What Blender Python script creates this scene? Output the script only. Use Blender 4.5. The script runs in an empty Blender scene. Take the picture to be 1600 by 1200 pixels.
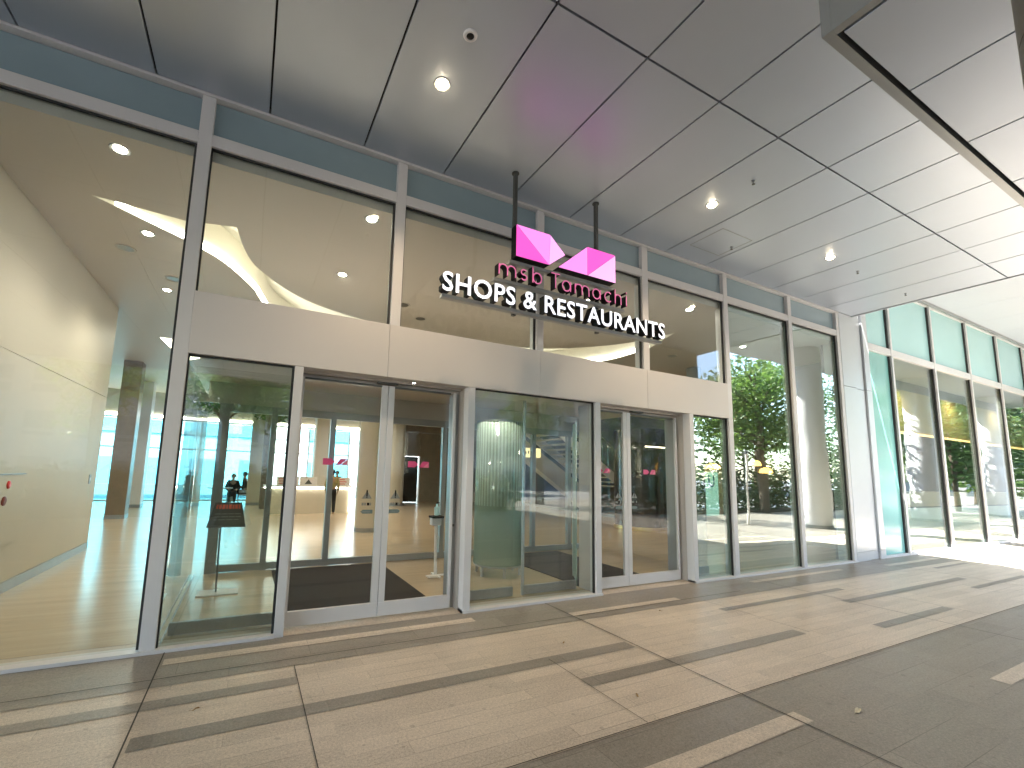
import bpy, bmesh, math, random
from mathutils import Vector, Matrix
from mathutils.geometry import tessellate_polygon
random.seed(7)
S = bpy.context.scene
COL = S.collection
R = math.radians

# ------------------------------------------------------------------ materials
class NT:
    def __init__(s, name):
        s.m = bpy.data.materials.new(name); s.m.use_nodes = True
        s.t = s.m.node_tree; s.t.nodes.clear()
        s.out = s.n('ShaderNodeOutputMaterial')
    def n(s, typ, **kw):
        nd = s.t.nodes.new(typ)
        for k, v in kw.items(): setattr(nd, k, v)
        return nd
    def l(s, a, b): s.t.links.new(a, b)
    def math(s, op, a, b=None, clamp=False):
        nd = s.n('ShaderNodeMath', operation=op); nd.use_clamp = clamp
        for i, v in enumerate((a, b)):
            if v is None: continue
            if isinstance(v, (int, float)): nd.inputs[i].default_value = v
            else: s.l(v, nd.inputs[i])
        return nd.outputs[0]
    def noise(s, scale, detail=3, rough=.55, vec=None):
        nd = s.n('ShaderNodeTexNoise'); nd.inputs['Scale'].default_value = scale
        nd.inputs['Detail'].default_value = detail; nd.inputs['Roughness'].default_value = rough
        s.l(vec or s.pos(), nd.inputs['Vector']); return nd.outputs['Fac']
    def pos(s, scale=None):
        if not hasattr(s, '_p'): s._p = s.n('ShaderNodeTexCoord').outputs['Object']
        if scale is None: return s._p
        mp = s.n('ShaderNodeMapping'); mp.inputs['Scale'].default_value = scale
        s.l(s._p, mp.inputs['Vector']); return mp.outputs[0]
    def ramp(s, fac, stops):
        r = s.n('ShaderNodeValToRGB'); s.l(fac, r.inputs[0])
        e = r.color_ramp.elements
        while len(e) < len(stops): e.new(.5)
        for el, (p, c) in zip(e, stops): el.position = p; el.color = (*c, 1)
        return r.outputs[0]
    def mix(s, fac, a, b, typ='MIX'):
        nd = s.n('ShaderNodeMix', data_type='RGBA', blend_type=typ)
        for i, v in ((0, fac), (6, a), (7, b)):
            if isinstance(v, (int, float)): nd.inputs[i].default_value = v
            elif isinstance(v, tuple): nd.inputs[i].default_value = (*v, 1)
            else: s.l(v, nd.inputs[i])
        return nd.outputs[2]
    def bump(s, h, strength=.2, dist=.01):
        b = s.n('ShaderNodeBump'); b.inputs['Strength'].default_value = strength
        b.inputs['Distance'].default_value = dist; s.l(h, b.inputs['Height']); return b.outputs[0]
    def bsdf(s, color, rough=.5, metal=0., normal=None, spec=.5):
        p = s.n('ShaderNodeBsdfPrincipled')
        for k, v in (('Base Color', color), ('Roughness', rough), ('Metallic', metal)):
            if isinstance(v, (int, float)): p.inputs[k].default_value = v
            elif isinstance(v, tuple): p.inputs[k].default_value = (*v, 1)
            else: s.l(v, p.inputs[k])
        p.inputs['Specular IOR Level'].default_value = spec
        if normal: s.l(normal, p.inputs['Normal'])
        s.l(p.outputs[0], s.out.inputs[0]); s.p = p; return p

def paint(name, c, rough=.4, metal=0., var=.06, scale=3., bump=.0, spec=.5, rvar=.1):
    t = NT(name)
    n1 = t.noise(scale, 4); n2 = t.noise(scale * 14, 2)
    lo = tuple(max(0, x * (1 - var)) for x in c); hi = tuple(min(1, x * (1 + var)) for x in c)
    col = t.ramp(n1, [(.25, lo), (.75, hi)])
    rg = t.math('ADD', t.math('MULTIPLY', n2, rvar), rough - rvar / 2)
    t.bsdf(col, rg, metal, t.bump(n2, bump) if bump else None, spec)
    return t.m

def glass(name, tint, f0=.042, rough=0., cloud=0., cloudcol=(.5, .6, .6)):
    t = NT(name)
    lw = t.n('ShaderNodeLayerWeight'); lw.inputs['Blend'].default_value = .5
    f = t.math('POWER', lw.outputs['Facing'], 5.)
    f = t.math('ADD', t.math('MULTIPLY', f, 1 - f0), f0, True)
    tr = t.n('ShaderNodeBsdfTransparent'); tr.inputs[0].default_value = (*tint, 1)
    gl = t.n('ShaderNodeBsdfGlossy'); gl.inputs['Color'].default_value = (1, 1, 1, 1)
    gl.inputs['Roughness'].default_value = rough
    wv = t.noise(.9, 1); t.l(t.bump(wv, .35, .012), gl.inputs['Normal'])
    base = tr.outputs[0]
    if cloud:
        d = t.n('ShaderNodeBsdfDiffuse'); d.inputs[0].default_value = (*cloudcol, 1)
        m0 = t.n('ShaderNodeMixShader'); m0.inputs[0].default_value = cloud
        t.l(base, m0.inputs[1]); t.l(d.outputs[0], m0.inputs[2]); base = m0.outputs[0]
    m = t.n('ShaderNodeMixShader'); t.l(f, m.inputs[0]); t.l(base, m.inputs[1]); t.l(gl.outputs[0], m.inputs[2])
    t.l(m.outputs[0], t.out.inputs[0]); return t.m

def emit(name, c, s, base=(.8, .8, .8)):
    t = NT(name); p = t.bsdf(base, .4)
    p.inputs['Emission Color'].default_value = (*c, 1); p.inputs['Emission Strength'].default_value = s
    return t.m

def granite(name, c, rough, joint, row=.117, length=.9, jw=.0025, speck=1.25):
    t = NT(name)
    big = t.noise(.7, 4); med = t.noise(6, 4); fine = t.noise(70, 3, .75); fine2 = t.noise(190, 2, .7)
    streak = t.noise(1., 4, .6, t.pos((1.2, 14, 1)))
    v = t.math('ADD', t.math('MULTIPLY', t.math('SUBTRACT', big, .5), .30), t.math('MULTIPLY', t.math('SUBTRACT', med, .5), .26))
    v = t.math('ADD', v, t.math('MULTIPLY', t.math('SUBTRACT', streak, .5), .30))
    v = t.math('ADD', v, t.math('MULTIPLY', t.math('SUBTRACT', fine, .5), speck))
    v = t.math('ADD', v, t.math('MULTIPLY', t.math('SUBTRACT', fine2, .5), speck))
    br = t.n('ShaderNodeTexBrick'); br.inputs['Scale'].default_value = 1.
    br.inputs['Brick Width'].default_value = length; br.inputs['Row Height'].default_value = row
    br.inputs['Mortar Size'].default_value = jw; br.inputs['Mortar Smooth'].default_value = .3
    br.inputs['Color1'].default_value = (.34, .34, .34, 1); br.inputs['Color2'].default_value = (.66, .66, .66, 1)
    br.inputs['Mortar'].default_value = (.5, .5, .5, 1); br.offset = .37; br.offset_frequency = 2
    t.l(t.pos(), br.inputs['Vector'])
    sep = t.n('ShaderNodeSeparateColor'); t.l(br.outputs['Color'], sep.inputs[0])
    v = t.math('ADD', v, t.math('MULTIPLY', t.math('SUBTRACT', sep.outputs[0], .5), .55))
    v = t.math('ADD', v, 1.)
    vc = t.n('ShaderNodeCombineColor')
    for i in range(3): t.l(v, vc.inputs[i])
    col = t.mix(1., c, vc.outputs[0], 'MULTIPLY')
    dirt = t.math('MULTIPLY', t.math('GREATER_THAN', t.noise(2.3, 5, .7), .66), .28)
    col = t.mix(dirt, col, tuple(x * .62 for x in c))
    gum = t.math('MULTIPLY', t.math('GREATER_THAN', t.noise(17, 0), .795), .38)
    col = t.mix(gum, col, tuple(x * .4 for x in c))
    # joints are worn away in places, so they fade in and out
    jf = t.math('MULTIPLY', br.outputs['Fac'], t.ramp(t.noise(1.1, 3), [(.42, (.08,) * 3), (.68, (.75,) * 3)]))
    col = t.mix(jf, col, joint)
    rg = t.math('ADD', t.math('MULTIPLY', med, .22), rough - .1)
    t.bsdf(col, rg, 0, t.bump(t.math('SUBTRACT', fine, t.math('MULTIPLY', br.outputs['Fac'], .8)), .12, .004), .45)
    return t.m

def wood_floor(name, c, rough, var=.16):
    t = NT(name)
    st = t.noise(1., 5, .6, t.pos((.5, 9, 1))); st2 = t.noise(1., 3, .6, t.pos((1.5, 60, 1)))
    br = t.n('ShaderNodeTexBrick'); br.inputs['Scale'].default_value = 1.
    br.inputs['Brick Width'].default_value = 1.2; br.inputs['Row Height'].default_value = .3
    br.inputs['Mortar Size'].default_value = .0018
    for k in ('Color1', 'Color2'): br.inputs[k].default_value = (.5, .5, .5, 1)
    t.l(t.pos(), br.inputs['Vector'])
    v = t.math('ADD', t.math('MULTIPLY', st, .6), t.math('MULTIPLY', st2, .4))
    col = t.ramp(v, [(.3, tuple(x * (1 - var) for x in c)), (.7, tuple(min(1, x * (1 + var)) for x in c))])
    col = t.mix(t.math('MULTIPLY', br.outputs['Fac'], .35), col, tuple(x * .5 for x in c))
    t.bsdf(col, t.math('ADD', t.math('MULTIPLY', st2, .15), rough - .07), 0, None, .5)
    return t.m

def ribbed(name):
    t = NT(name)
    g = t.n('ShaderNodeTexCoord').outputs['UV']
    sp = t.n('ShaderNodeSeparateXYZ'); t.l(g, sp.inputs[0])
    band = t.math('SINE', t.math('MULTIPLY', sp.outputs[0], 2 * math.pi * 46))
    band = t.math('GREATER_THAN', band, .0)
    mask = t.math('GREATER_THAN', sp.outputs[1], .405)
    f = t.math('MULTIPLY', band, mask)
    tr = t.n('ShaderNodeBsdfTransparent'); tr.inputs[0].default_value = (.78, .9, .84, 1)
    d = t.n('ShaderNodeBsdfDiffuse'); d.inputs[0].default_value = (.42, .54, .48, 1)
    gl = t.n('ShaderNodeBsdfGlossy'); gl.inputs['Roughness'].default_value = .08
    a = t.n('ShaderNodeMixShader'); t.l(t.math('ADD', t.math('MULTIPLY', f, .45), .48), a.inputs[0])
    t.l(tr.outputs[0], a.inputs[1]); t.l(d.outputs[0], a.inputs[2])
    b = t.n('ShaderNodeMixShader'); b.inputs[0].default_value = .07
    t.l(a.outputs[0], b.inputs[1]); t.l(gl.outputs[0], b.inputs[2]); t.l(b.outputs[0], t.out.inputs[0])
    return t.m

def leafmat(name, a, b, c):
    t = NT(name)
    oi = t.noise(1.3, 3)
    f = t.noise(9, 2)
    col = t.ramp(t.math('ADD', t.math('MULTIPLY', oi, .6), t.math('MULTIPLY', f, .4)), [(.3, a), (.5, b), (.72, c)])
    d = t.n('ShaderNodeBsdfPrincipled'); t.l(col, d.inputs['Base Color']); d.inputs['Roughness'].default_value = .5
    tl = t.n('ShaderNodeBsdfTranslucent'); t.l(col, tl.inputs[0])
    m = t.n('ShaderNodeMixShader'); m.inputs[0].default_value = .5
    t.l(d.outputs[0], m.inputs[1]); t.l(tl.outputs[0], m.inputs[2]); t.l(m.outputs[0], t.out.inputs[0]); return t.m

def facade_mat(name, wall, win, sx, sz, fx=.62, fz=.55):
    t = NT(name)
    sp = t.n('ShaderNodeSeparateXYZ'); t.l(t.pos(), sp.inputs[0])
    u = t.math('FRACT', t.math('DIVIDE', t.math('ADD', sp.outputs[0], sp.outputs[1]), sx)); v = t.math('FRACT', t.math('DIVIDE', sp.outputs[2], sz))
    f = t.math('MULTIPLY', t.math('LESS_THAN', u, fx), t.math('LESS_THAN', v, fz))
    col = t.mix(f, wall, win)
    t.bsdf(col, t.math('SUBTRACT', .6, t.math('MULTIPLY', f, .45))); return t.m

M = dict(
    alu=paint('aluminium_paint', (.62, .61, .615), .38, 0, .03, 2, rvar=.12),
    alu_grey=paint('grey_aluminium', (.30, .31, .31), .35, .3, .05, 3),
    fascia=paint('fascia_panel', (.60, .57, .55), .42, 0, .025, .8, rvar=.1),
    jamb=paint('jamb_panel', (.46, .42, .385), .4, .15, .04, 2),
    soffit=paint('soffit_panel', (.46, .505, .58), .38, .5, .025, .7, rvar=.06),
    soffit_white=paint('white_soffit', (.50, .535, .59), .45, 0, .02, .7),
    gap=paint('joint_shadow_gap', (.02, .02, .022), .7, 0, .1),
    bronze=paint('bronze_cladding', (.20, .175, .14), .38, .25, .06, 2),
    pier=paint('silver_panel', (.55, .57, .60), .32, .35, .03, 1.2),
    light_stone=granite('light_granite', (.52, .45, .365), .42, (.12, .10, .08)),
    dark_stone=granite('dark_granite', (.245, .22, .185), .40, (.07, .06, .05), row=.234, speck=1.1),
    joint=paint('joint_sealant', (.06, .055, .045), .8, 0, .3, 20),
    floor_in=wood_floor('lobby_floor_stone', (.52, .42, .29), .22),
    plaster=paint('cream_wall', (.62, .575, .47), .5, 0, .03, 1.5),
    ceil_in=paint('lobby_ceiling_paint', (.56, .515, .475), .5, 0, .02, 1.),
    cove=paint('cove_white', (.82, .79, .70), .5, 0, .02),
    mat=paint('entrance_mat', (.012, .008, .005), .9, 0, .35, 60, bump=.6),
    steel=paint('brushed_steel', (.45, .46, .47), .28, .9, .06, 20),
    black=paint('black_coated_metal', (.006, .0055, .006), .6, 0, .2, 10, spec=.2),
    dark=paint('dark_gloss_panel', (.018, .016, .014), .15, 0, .2, 3),
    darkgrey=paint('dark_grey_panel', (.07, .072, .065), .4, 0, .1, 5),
    white=paint('white_paint', (.78, .78, .78), .4, 0, .02, 3),
    timber=paint('oak_panel', (.40, .27, .13), .4, 0, .18, 5),
    timber_gold=paint('gold_oak_panel', (.46, .30, .09), .4, 0, .22, 1.2),
    brownpanel=paint('brown_panel', (.24, .19, .13), .4, 0, .12, 4),
    skirt=paint('grey_skirting', (.36, .38, .38), .35, .4, .05, 4),
    rubber=paint('black_rubber', (.02, .02, .02), .7),
    gold=paint('brass_ring', (.55, .40, .16), .3, .9, .1),
    glass_main=glass('clear_glass', (.925, .955, .935)),
    glass_green=glass('green_tinted_glass', (.76, .86, .82), .17),
    glass_door=glass('door_glass', (.965, .965, .95), .022),
    glass_dark=glass('reflective_dark_glass', (.86, .92, .89), .09),
    glass_shop=glass('shop_glass', (.72, .80, .78), .045),
    glass_cyan=glass('blue_tinted_glass', (.46, .83, .91)),
    teal=paint('teal_backed_glass', (.21, .47, .45), .12, 0, .06, 1.2, rvar=.05),
    teal_up=paint('pale_teal_backed_glass', (.38, .63, .64), .2, 0, .04, .8, rvar=.05),
    spandrel=paint('grey_blue_backed_glass', (.25, .33, .365), .2, 0, .05, 2, rvar=.06),
    ribbed=ribbed('ribbed_green_glass'),
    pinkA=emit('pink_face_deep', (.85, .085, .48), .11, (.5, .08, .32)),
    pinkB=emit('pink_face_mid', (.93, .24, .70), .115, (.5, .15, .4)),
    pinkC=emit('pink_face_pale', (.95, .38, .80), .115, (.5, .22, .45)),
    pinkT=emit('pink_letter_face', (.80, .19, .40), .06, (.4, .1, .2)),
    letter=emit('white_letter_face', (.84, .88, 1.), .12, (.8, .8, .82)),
    sticker=paint('pink_sticker', (.62, .07, .20), .4, 0, .1, 12),
    sticker2=paint('pale_pink_sticker', (.68, .17, .26), .4, 0, .1, 12),
    grey_st=paint('grey_sticker', (.22, .23, .22), .5), teal_st=paint('teal_sticker', (.12, .18, .18), .5),
    lamp=emit('downlight_lens', (1., .80, .52), 9), lamp_cool=emit('downlight_lens_white', (1., .90, .74), 8),
    led=emit('led_cove_strip', (1., .95, .84), 1.9), led_soft=emit('led_edge_strip', (1., .88, .62), .5),
    amber=emit('amber_pendant_glow', (1., .50, .12), .7, (.6, .3, .1)),
    poster=paint('notice_paper', (.80, .77, .72), .6, 0, .03), redink=paint('red_ink', (.60, .10, .06), .6),
    blueink=paint('blue_ink', (.02, .22, .50), .5), bluepale=paint('pale_blue_panel', (.42, .70, .76), .4),
    kiosk=emit('lit_mint_panel', (.55, .95, .85), .07, (.5, .8, .75)),
    red=paint('red_lamp', (.70, .05, .05), .3), maroon=paint('maroon_button', (.22, .04, .03), .4),
    skin=paint('skin', (.42, .26, .18), .55, 0, .08, 8), hair=paint('dark_hair', (.012, .010, .009), .5, 0, .3, 40),
    cloth_black=paint('black_cloth', (.016, .018, .016), .85, 0, .2, 30), cloth_teal=paint('teal_cloth', (.07, .17, .19), .85, 0, .12, 20),
    cloth_olive=paint('olive_print_cloth', (.33, .29, .13), .85, 0, .55, 22), cloth_grey=paint('grey_coat_cloth', (.055, .055, .05), .85, 0, .15, 20),
    cloth_beige=paint('beige_cloth', (.36, .29, .19), .85, 0, .1, 20), cloth_white=paint('pale_stripe_cloth', (.55, .56, .60), .85, 0, .15, 40),
    bark=paint('tree_bark', (.085, .065, .045), .85, 0, .35, 16, bump=.8),
    bark_grey=paint('grey_bark', (.19, .155, .115), .85, 0, .4, 14, bump=.8),
    leaf_a=leafmat('leaf_sunny_green', (.06, .12, .03), (.12, .21, .045), (.24, .32, .07)),
    leaf_b=leafmat('leaf_dark_green', (.04, .085, .03), (.08, .15, .05), (.15, .23, .07)),
    hedge=leafmat('hedge_leaf', (.012, .03, .01), (.03, .07, .02), (.06, .11, .03)),
    soil=paint('planting_soil', (.06, .045, .03), .95, 0, .3, 8),
    ground=paint('street_asphalt', (.17, .165, .16), .7, 0, .1, .6),
    bldg=facade_mat('pale_building_facade', (.46, .50, .52), (.22, .36, .42), 3.2, 3.4),
    bldg2=facade_mat('grey_building_facade', (.36, .34, .31), (.10, .13, .15), 2.8, 3.3),
    ochre=paint('ochre_sign_panel', (.62, .43, .17), .6, 0, .06, 2),
    leafdry=paint('dry_leaf', (.30, .19, .08), .8, 0, .2, 30),
    leafpale=paint('pale_dry_leaf', (.55, .50, .36), .8, 0, .1, 30),
    phone=paint('phone_case', (.02, .02, .022), .3),
)

# ------------------------------------------------------------------ mesh helpers
class MB:
    def __init__(s): s.v = []; s.f = []; s.mi = []; s.uv = None
    def add(s, vs, fs, mi=0):
        o = len(s.v); s.v += [tuple(v) for v in vs]
        for f in fs: s.f.append([o + i for i in f]); s.mi.append(mi)
        return s
    def box(s, x0, x1, y0, y1, z0, z1, mi=0):
        if x0 > x1: x0, x1 = x1, x0
        if y0 > y1: y0, y1 = y1, y0
        if z0 > z1: z0, z1 = z1, z0
        return s.add([(x0,y0,z0),(x1,y0,z0),(x1,y1,z0),(x0,y1,z0),(x0,y0,z1),(x1,y0,z1),(x1,y1,z1),(x0,y1,z1)],
                     [(0,3,2,1),(4,5,6,7),(0,1,5,4),(1,2,6,5),(2,3,7,6),(3,0,4,7)], mi)
    def quad(s, x0, x1, y0, y1, z, mi=0):
        return s.add([(x0,y0,z),(x1,y0,z),(x1,y1,z),(x0,y1,z)], [(0,1,2,3)], mi)
    def prism_xz(s, poly, y0, y1, mf=0, ms=0):   # polygon in xz, front face at y0
        n = len(poly)
        tri = tessellate_polygon([[Vector((p[0], p[1], 0)) for p in poly]])
        vs = [(p[0], y0, p[1]) for p in poly] + [(p[0], y1, p[1]) for p in poly]
        area = sum(poly[i][0]*poly[(i+1)%n][1]-poly[(i+1)%n][0]*poly[i][1] for i in range(n))
        o = len(s.v); s.v += vs
        for t in tri:
            a, b, c = t
            ar = (poly[b][0]-poly[a][0])*(poly[c][1]-poly[a][1])-(poly[c][0]-poly[a][0])*(poly[b][1]-poly[a][1])
            if ar < 0: a, c = c, a
            s.f.append([o+a, o+b, o+c]); s.mi.append(mf)
            s.f.append([o+n+c, o+n+b, o+n+a]); s.mi.append(ms)
        for i in range(n):
            j = (i+1) % n
            q = [o+i, o+n+i, o+n+j, o+j]
            if area < 0: q = q[::-1]
            s.f.append(q); s.mi.append(ms)
        return s
    def prism_xy(s, poly, z0, z1, mi=0):
        n = len(poly)
        area = sum(poly[i][0]*poly[(i+1)%n][1]-poly[(i+1)%n][0]*poly[i][1] for i in range(n))
        if area < 0: poly = poly[::-1]
        vs = [(p[0], p[1], z0) for p in poly] + [(p[0], p[1], z1) for p in poly]
        return s.add(vs, [tuple(range(n))[::-1], tuple(range(n, 2*n))] + [(i, (i+1)%n, n+(i+1)%n, n+i) for i in range(n)], mi)
    def lathe(s, cx, cy, prof, n=24, mi=0, a0=0., a1=2*math.pi, cap=True):
        full = abs(a1-a0-2*math.pi) < 1e-6
        m = n if full else n+1
        vs = []
        for r, z in prof:
            for i in range(m):
                a = a0+(a1-a0)*i/n
                vs.append((cx+r*math.cos(a), cy+r*math.sin(a), z))
        fs = []
        for k in range(len(prof)-1):
            for i in range(n):
                j = (i+1) % m
                fs.append((k*m+i, k*m+j, (k+1)*m+j, (k+1)*m+i))
        if cap and full:
            fs.append(tuple(range(m))[::-1]); fs.append(tuple(range((len(prof)-1)*m, len(prof)*m)))
        return s.add(vs, fs, mi)
    def cyl(s, cx, cy, r, z0, z1, n=24, mi=0): return s.lathe(cx, cy, [(r, z0), (r, z1)], n, mi)
    def tube(s, pts, r, n=8, mi=0):
        pts = [Vector(p) for p in pts]
        rs = r if isinstance(r, (list, tuple)) else [r]*len(pts)
        rings = []; prev = None
        for i, p in enumerate(pts):
            d = (pts[min(i+1, len(pts)-1)]-pts[max(i-1, 0)]).normalized()
            ref = Vector((0, 0, 1)) if abs(d.z) < .9 else Vector((1, 0, 0))
            a = d.cross(ref).normalized() if prev is None else (prev-d*prev.dot(d)).normalized()
            prev = a; b = d.cross(a)
            rings.append([p+(a*math.cos(2*math.pi*k/n)+b*math.sin(2*math.pi*k/n))*rs[i] for k in range(n)])
        vs = [v for q in rings for v in q]
        fs = [(i*n+k, i*n+(k+1)%n, (i+1)*n+(k+1)%n, (i+1)*n+k) for i in range(len(pts)-1) for k in range(n)]
        fs += [tuple(range(n))[::-1], tuple(range((len(pts)-1)*n, len(pts)*n))]
        return s.add(vs, fs, mi)
    def wall(s, path, z0, z1, mi=0):               # open vertical ribbon along an xy path
        n = len(path)
        return s.add([(p[0], p[1], z0) for p in path]+[(p[0], p[1], z1) for p in path], [(i, i+1, n+i+1, n+i) for i in range(n-1)], mi)
    def build(s, name, mats, parent=None, smooth=False, bevel=0.):
        if not isinstance(mats, (list, tuple)): mats = [mats]
        off = Vector((0, 0, 0))
        p = parent
        while p is not None: off += p.location; p = p.parent
        me = bpy.data.meshes.new(name)
        me.from_pydata([(Vector(v)-off) for v in s.v], [], s.f)
        for m in mats: me.materials.append(m)
        me.polygons.foreach_set('material_index', s.mi)
        if smooth:
            me.polygons.foreach_set('use_smooth', [True]*len(me.polygons))
        me.update()
        o = bpy.data.objects.new(name, me); COL.objects.link(o)
        if parent: o.parent = parent
        if smooth:
            try: me.set_sharp_from_angle(angle=R(40))
            except Exception: pass
        if bevel:
            b = o.modifiers.new('bevel', 'BEVEL'); b.width = bevel; b.segments = 2; b.limit_method = 'ANGLE'
        return o

def tag(o, label=None, cat=None, group=None, kind=None):
    if label: o['label'] = label
    if cat: o['category'] = cat
    if group: o['group'] = group
    if kind: o['kind'] = kind
    return o
def thing(name, label, cat, loc=(0, 0, 0), group=None):
    o = bpy.data.objects.new(name, None); COL.objects.link(o); o.location = loc
    o.empty_display_size = .2
    return tag(o, label, cat, group)
def copy_tree(o, parent=None):
    c = o.copy(); COL.objects.link(c)
    if parent is not None: c.parent = parent
    for ch in list(o.children): copy_tree(ch, c)
    return c
def B(name, mats, parent, *boxes, bevel=0.):
    m = MB()
    for b in boxes: m.box(*b)
    return m.build(name, mats, parent, bevel=bevel)
def structure(o): o['kind'] = 'structure'; return o

ZC = 4.79          # canopy ceiling
ZI = 4.20          # lobby ceiling
SP = [(-13.19, 0), ]

def leaf_cloud(name, blobs, n, size, mat, parent, seed):
    rd = random.Random(seed); vs = []; fs = []
    vol = [b[3]*b[4]*b[5] for b in blobs]; tot = sum(vol)
    for (cx, cy, cz, rx, ry, rz), w_ in zip(blobs, vol):
        for _ in range(int(n*w_/tot)):
            while True:
                p = Vector((rd.uniform(-1, 1), rd.uniform(-1, 1), rd.uniform(-1, 1)))
                if .25 < p.length < 1: break
            c = Vector((cx+p.x*rx, cy+p.y*ry, cz+p.z*rz)); s = size*rd.uniform(.55, 1.35)
            a = Vector((rd.gauss(0, 1), rd.gauss(0, 1), rd.gauss(0, .6))).normalized(); b = a.cross(Vector((rd.gauss(0, 1), rd.gauss(0, 1), rd.gauss(0, 1)))).normalized()
            o = len(vs); vs += [c-a*s, c+b*s*.42, c+a*s, c-b*s*.42]; fs.append((o, o+1, o+2, o+3))
    off = Vector((0, 0, 0))
    if parent: off = parent.location
    me = bpy.data.meshes.new(name); me.from_pydata([v-off for v in vs], [], fs); me.materials.append(mat)
    o = bpy.data.objects.new(name, me); COL.objects.link(o)
    if parent: o.parent = parent
    return o

# ------------------------------------------------------------------ ground and paving
structure(MB().quad(-600, 600, -600, 600, -.03).build('ground', M['ground']))
structure(MB().quad(-26, 34, -16.5, .30, 0).build('pavement', M['light_stone']))
d = MB()
for a in [(-16, 34, -.64, .02), (-16, 34, -16.5, -2.295)]: d.quad(*a, .003)
for a in [(-16, .42, -.95, -.83), (-.438, 3.11, -1.385, -1.25), (2.26, 4.93, -1.79, -1.665), (4.87, 7.42, -1.01, -.92), (6.68, 10.23, -1.395, -1.285),
          (5.906, 7.62, -2.02, -1.91), (9.44, 11.6, -1.725, -1.64), (10.9, 12.3, -.85, -.77), (12.6, 15.2, -1.2, -1.1), (13, 16.4, -1.9, -1.78)]: d.quad(*a, .003)
structure(d.build('dark_paving', M['dark_stone']))
d = MB()
for a in [(-.438, 2.13, -.272, -.16), (3.15, 4.78, -.51, -.41), (6.565, 9.0, -.30, -.21), (-5.5, -2.9, -.36, -.25), (10.3, 12.4, -.42, -.32),
          (-2.2, 3.22, -2.695, -2.578), (5.175, 8.2, -3.035, -2.925), (-1.5, 1.6, -3.65, -3.53), (2.6, 6.1, -4.1, -3.98), (7.2, 9.9, -3.75, -3.63), (8.9, 12.2, -2.78, -2.66),
          (-5, -1.9, -4.4, -4.28), (.8, 4, -5.0, -4.88), (5, 8.8, -5.6, -5.48), (-4.2, .2, -6.2, -6.08), (2.2, 6.0, -7.2, -7.08)]: d.quad(*a, .006)
structure(d.build('light_paving_stripe', M['light_stone']))
d = MB()
for x in (-7.9, -4.16, -.462, 3.13, 6.75, 10.4): d.quad(x, x + .009, -16.4, -.02, .0085)
d.quad(-16, 34, -2.299, -2.292, .0085); d.quad(-16, 5.9, -.522, -.514, .0085)
for x, y0, y1 in ((.425, -2.29, -.64), (2.25, -2.29, -1.3), (5.0, -1.78, -.64), (7.62, -2.29, -1.0)): d.quad(x, x + .005, y0, y1, .0085)
structure(d.build('paving_joint', M['joint']))
# thresholds in front of the doors
structure(MB().quad(.40, 2.10, .02, .30, .004).quad(4.005, 5.70, .02, .34, .004).build('threshold', M['light_stone']))
structure(MB().quad(-9, 26, .30, 18.4, .002).build('floor', M['floor_in']))

# fallen leaves
def leaf(x, y, s, a, m, label):
    mb = MB(); c, q = math.cos(a), math.sin(a)
    pts = [(-1, 0), (-.5, .28), (.1, .36), (.7, .22), (1.1, 0), (.7, -.2), (.1, -.34), (-.5, -.24)]
    vs = [(x+s*(p*c-w*q), y+s*(p*q+w*c), .0095+.25*s*abs(w)+.006*math.sin(3*p)) for p, w in pts]
    vs += [(x+s*.05*c, y+s*.05*q, .0095)]
    mb.add(vs, [(i, (i+1) % 8, 8) for i in range(8)])
    mb.tube([(x-s*c, y-s*q, .012), (x-s*1.5*c-.1*s*q, y-s*1.5*q+.1*s*c, .012)], s*.04, 5)
    return tag(mb.build('fallen_leaf', m), label, 'leaf', 'dry leaves fallen on the paving')
leaf(3.62, -2.75, .045, .2, M['leafpale'], 'pale curled dry leaf lying on the dark paving')
leaf(2.45, -2.02, .022, 1.2, M['leafdry'], 'small brown leaf on light paving, below the end of the long dark stripe')
leaf(2.58, -1.07, .018, .4, M['leafdry'], 'tiny brown leaf on light paving in front of the middle window')
leaf(4.16, -.74, .017, 2.2, M['leafdry'], 'tiny reddish leaf beside the thin dark stripe near the right doors')
leaf(-.16, -1.06, .022, .3, M['leafdry'], 'tiny dark leaf on a dark stripe near the left post')

# ------------------------------------------------------------------ shop front
sf = thing('entrance_building', 'glazed shop entrance facade with white metal mullions and broad plain fascia band', 'building', (3, 0, 0))
MU = [(-7.87, -7.77), (-6.055, -5.955), (-4.245, -4.145), (-2.435, -2.335), (-.63, -.525), (1.187, 1.293), (3.005, 3.103), (4.803, 4.918), (6.615, 6.715), (8.42, 8.525), (10.065, 10.165)]
for a, b in MU:
    z0 = 2.942 if -.6 < a < 6.5 and a > -.62 else 0.
    B('mullion', M['alu'], sf, (a, b, 0, .16, z0, 4.765), bevel=.004)
for i in range(len(MU)-1):
    x0, x1 = MU[i][1], MU[i+1][0]
    B('transom', M['alu'], sf, (x0, x1, .004, .15, 4.30, 4.411), bevel=.003)
    B('spandrel_pane', M['spandrel'], sf, (x0, x1, .055, .075, 4.411, 4.757))
    z0 = 2.942 if -.6 < x0 < 6.5 else .035
    g = M['glass_green'] if x0 > 6.6 else M['glass_main']
    B('window_pane', g, sf, (x0, x1, .060, .072, z0, 4.30))
    B('glazing_gasket', M['rubber'], sf, (x0, x0+.014, .034, .058, z0, 4.30), (x1-.022, x1, .034, .058, z0, 4.30), (x0+.014, x1-.022, .034, .058, 4.284, 4.30))
B('head_rail', M['alu'], sf, (-7.87, 10.165, -.012, .16, 4.765, 4.788))
for a, b in ((-7.87, .318), (2.108, 4.005), (5.705, 10.165)): B('sill', M['alu'], sf, (a, b, -.018, .12, .004, .030))
f = MB()
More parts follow.
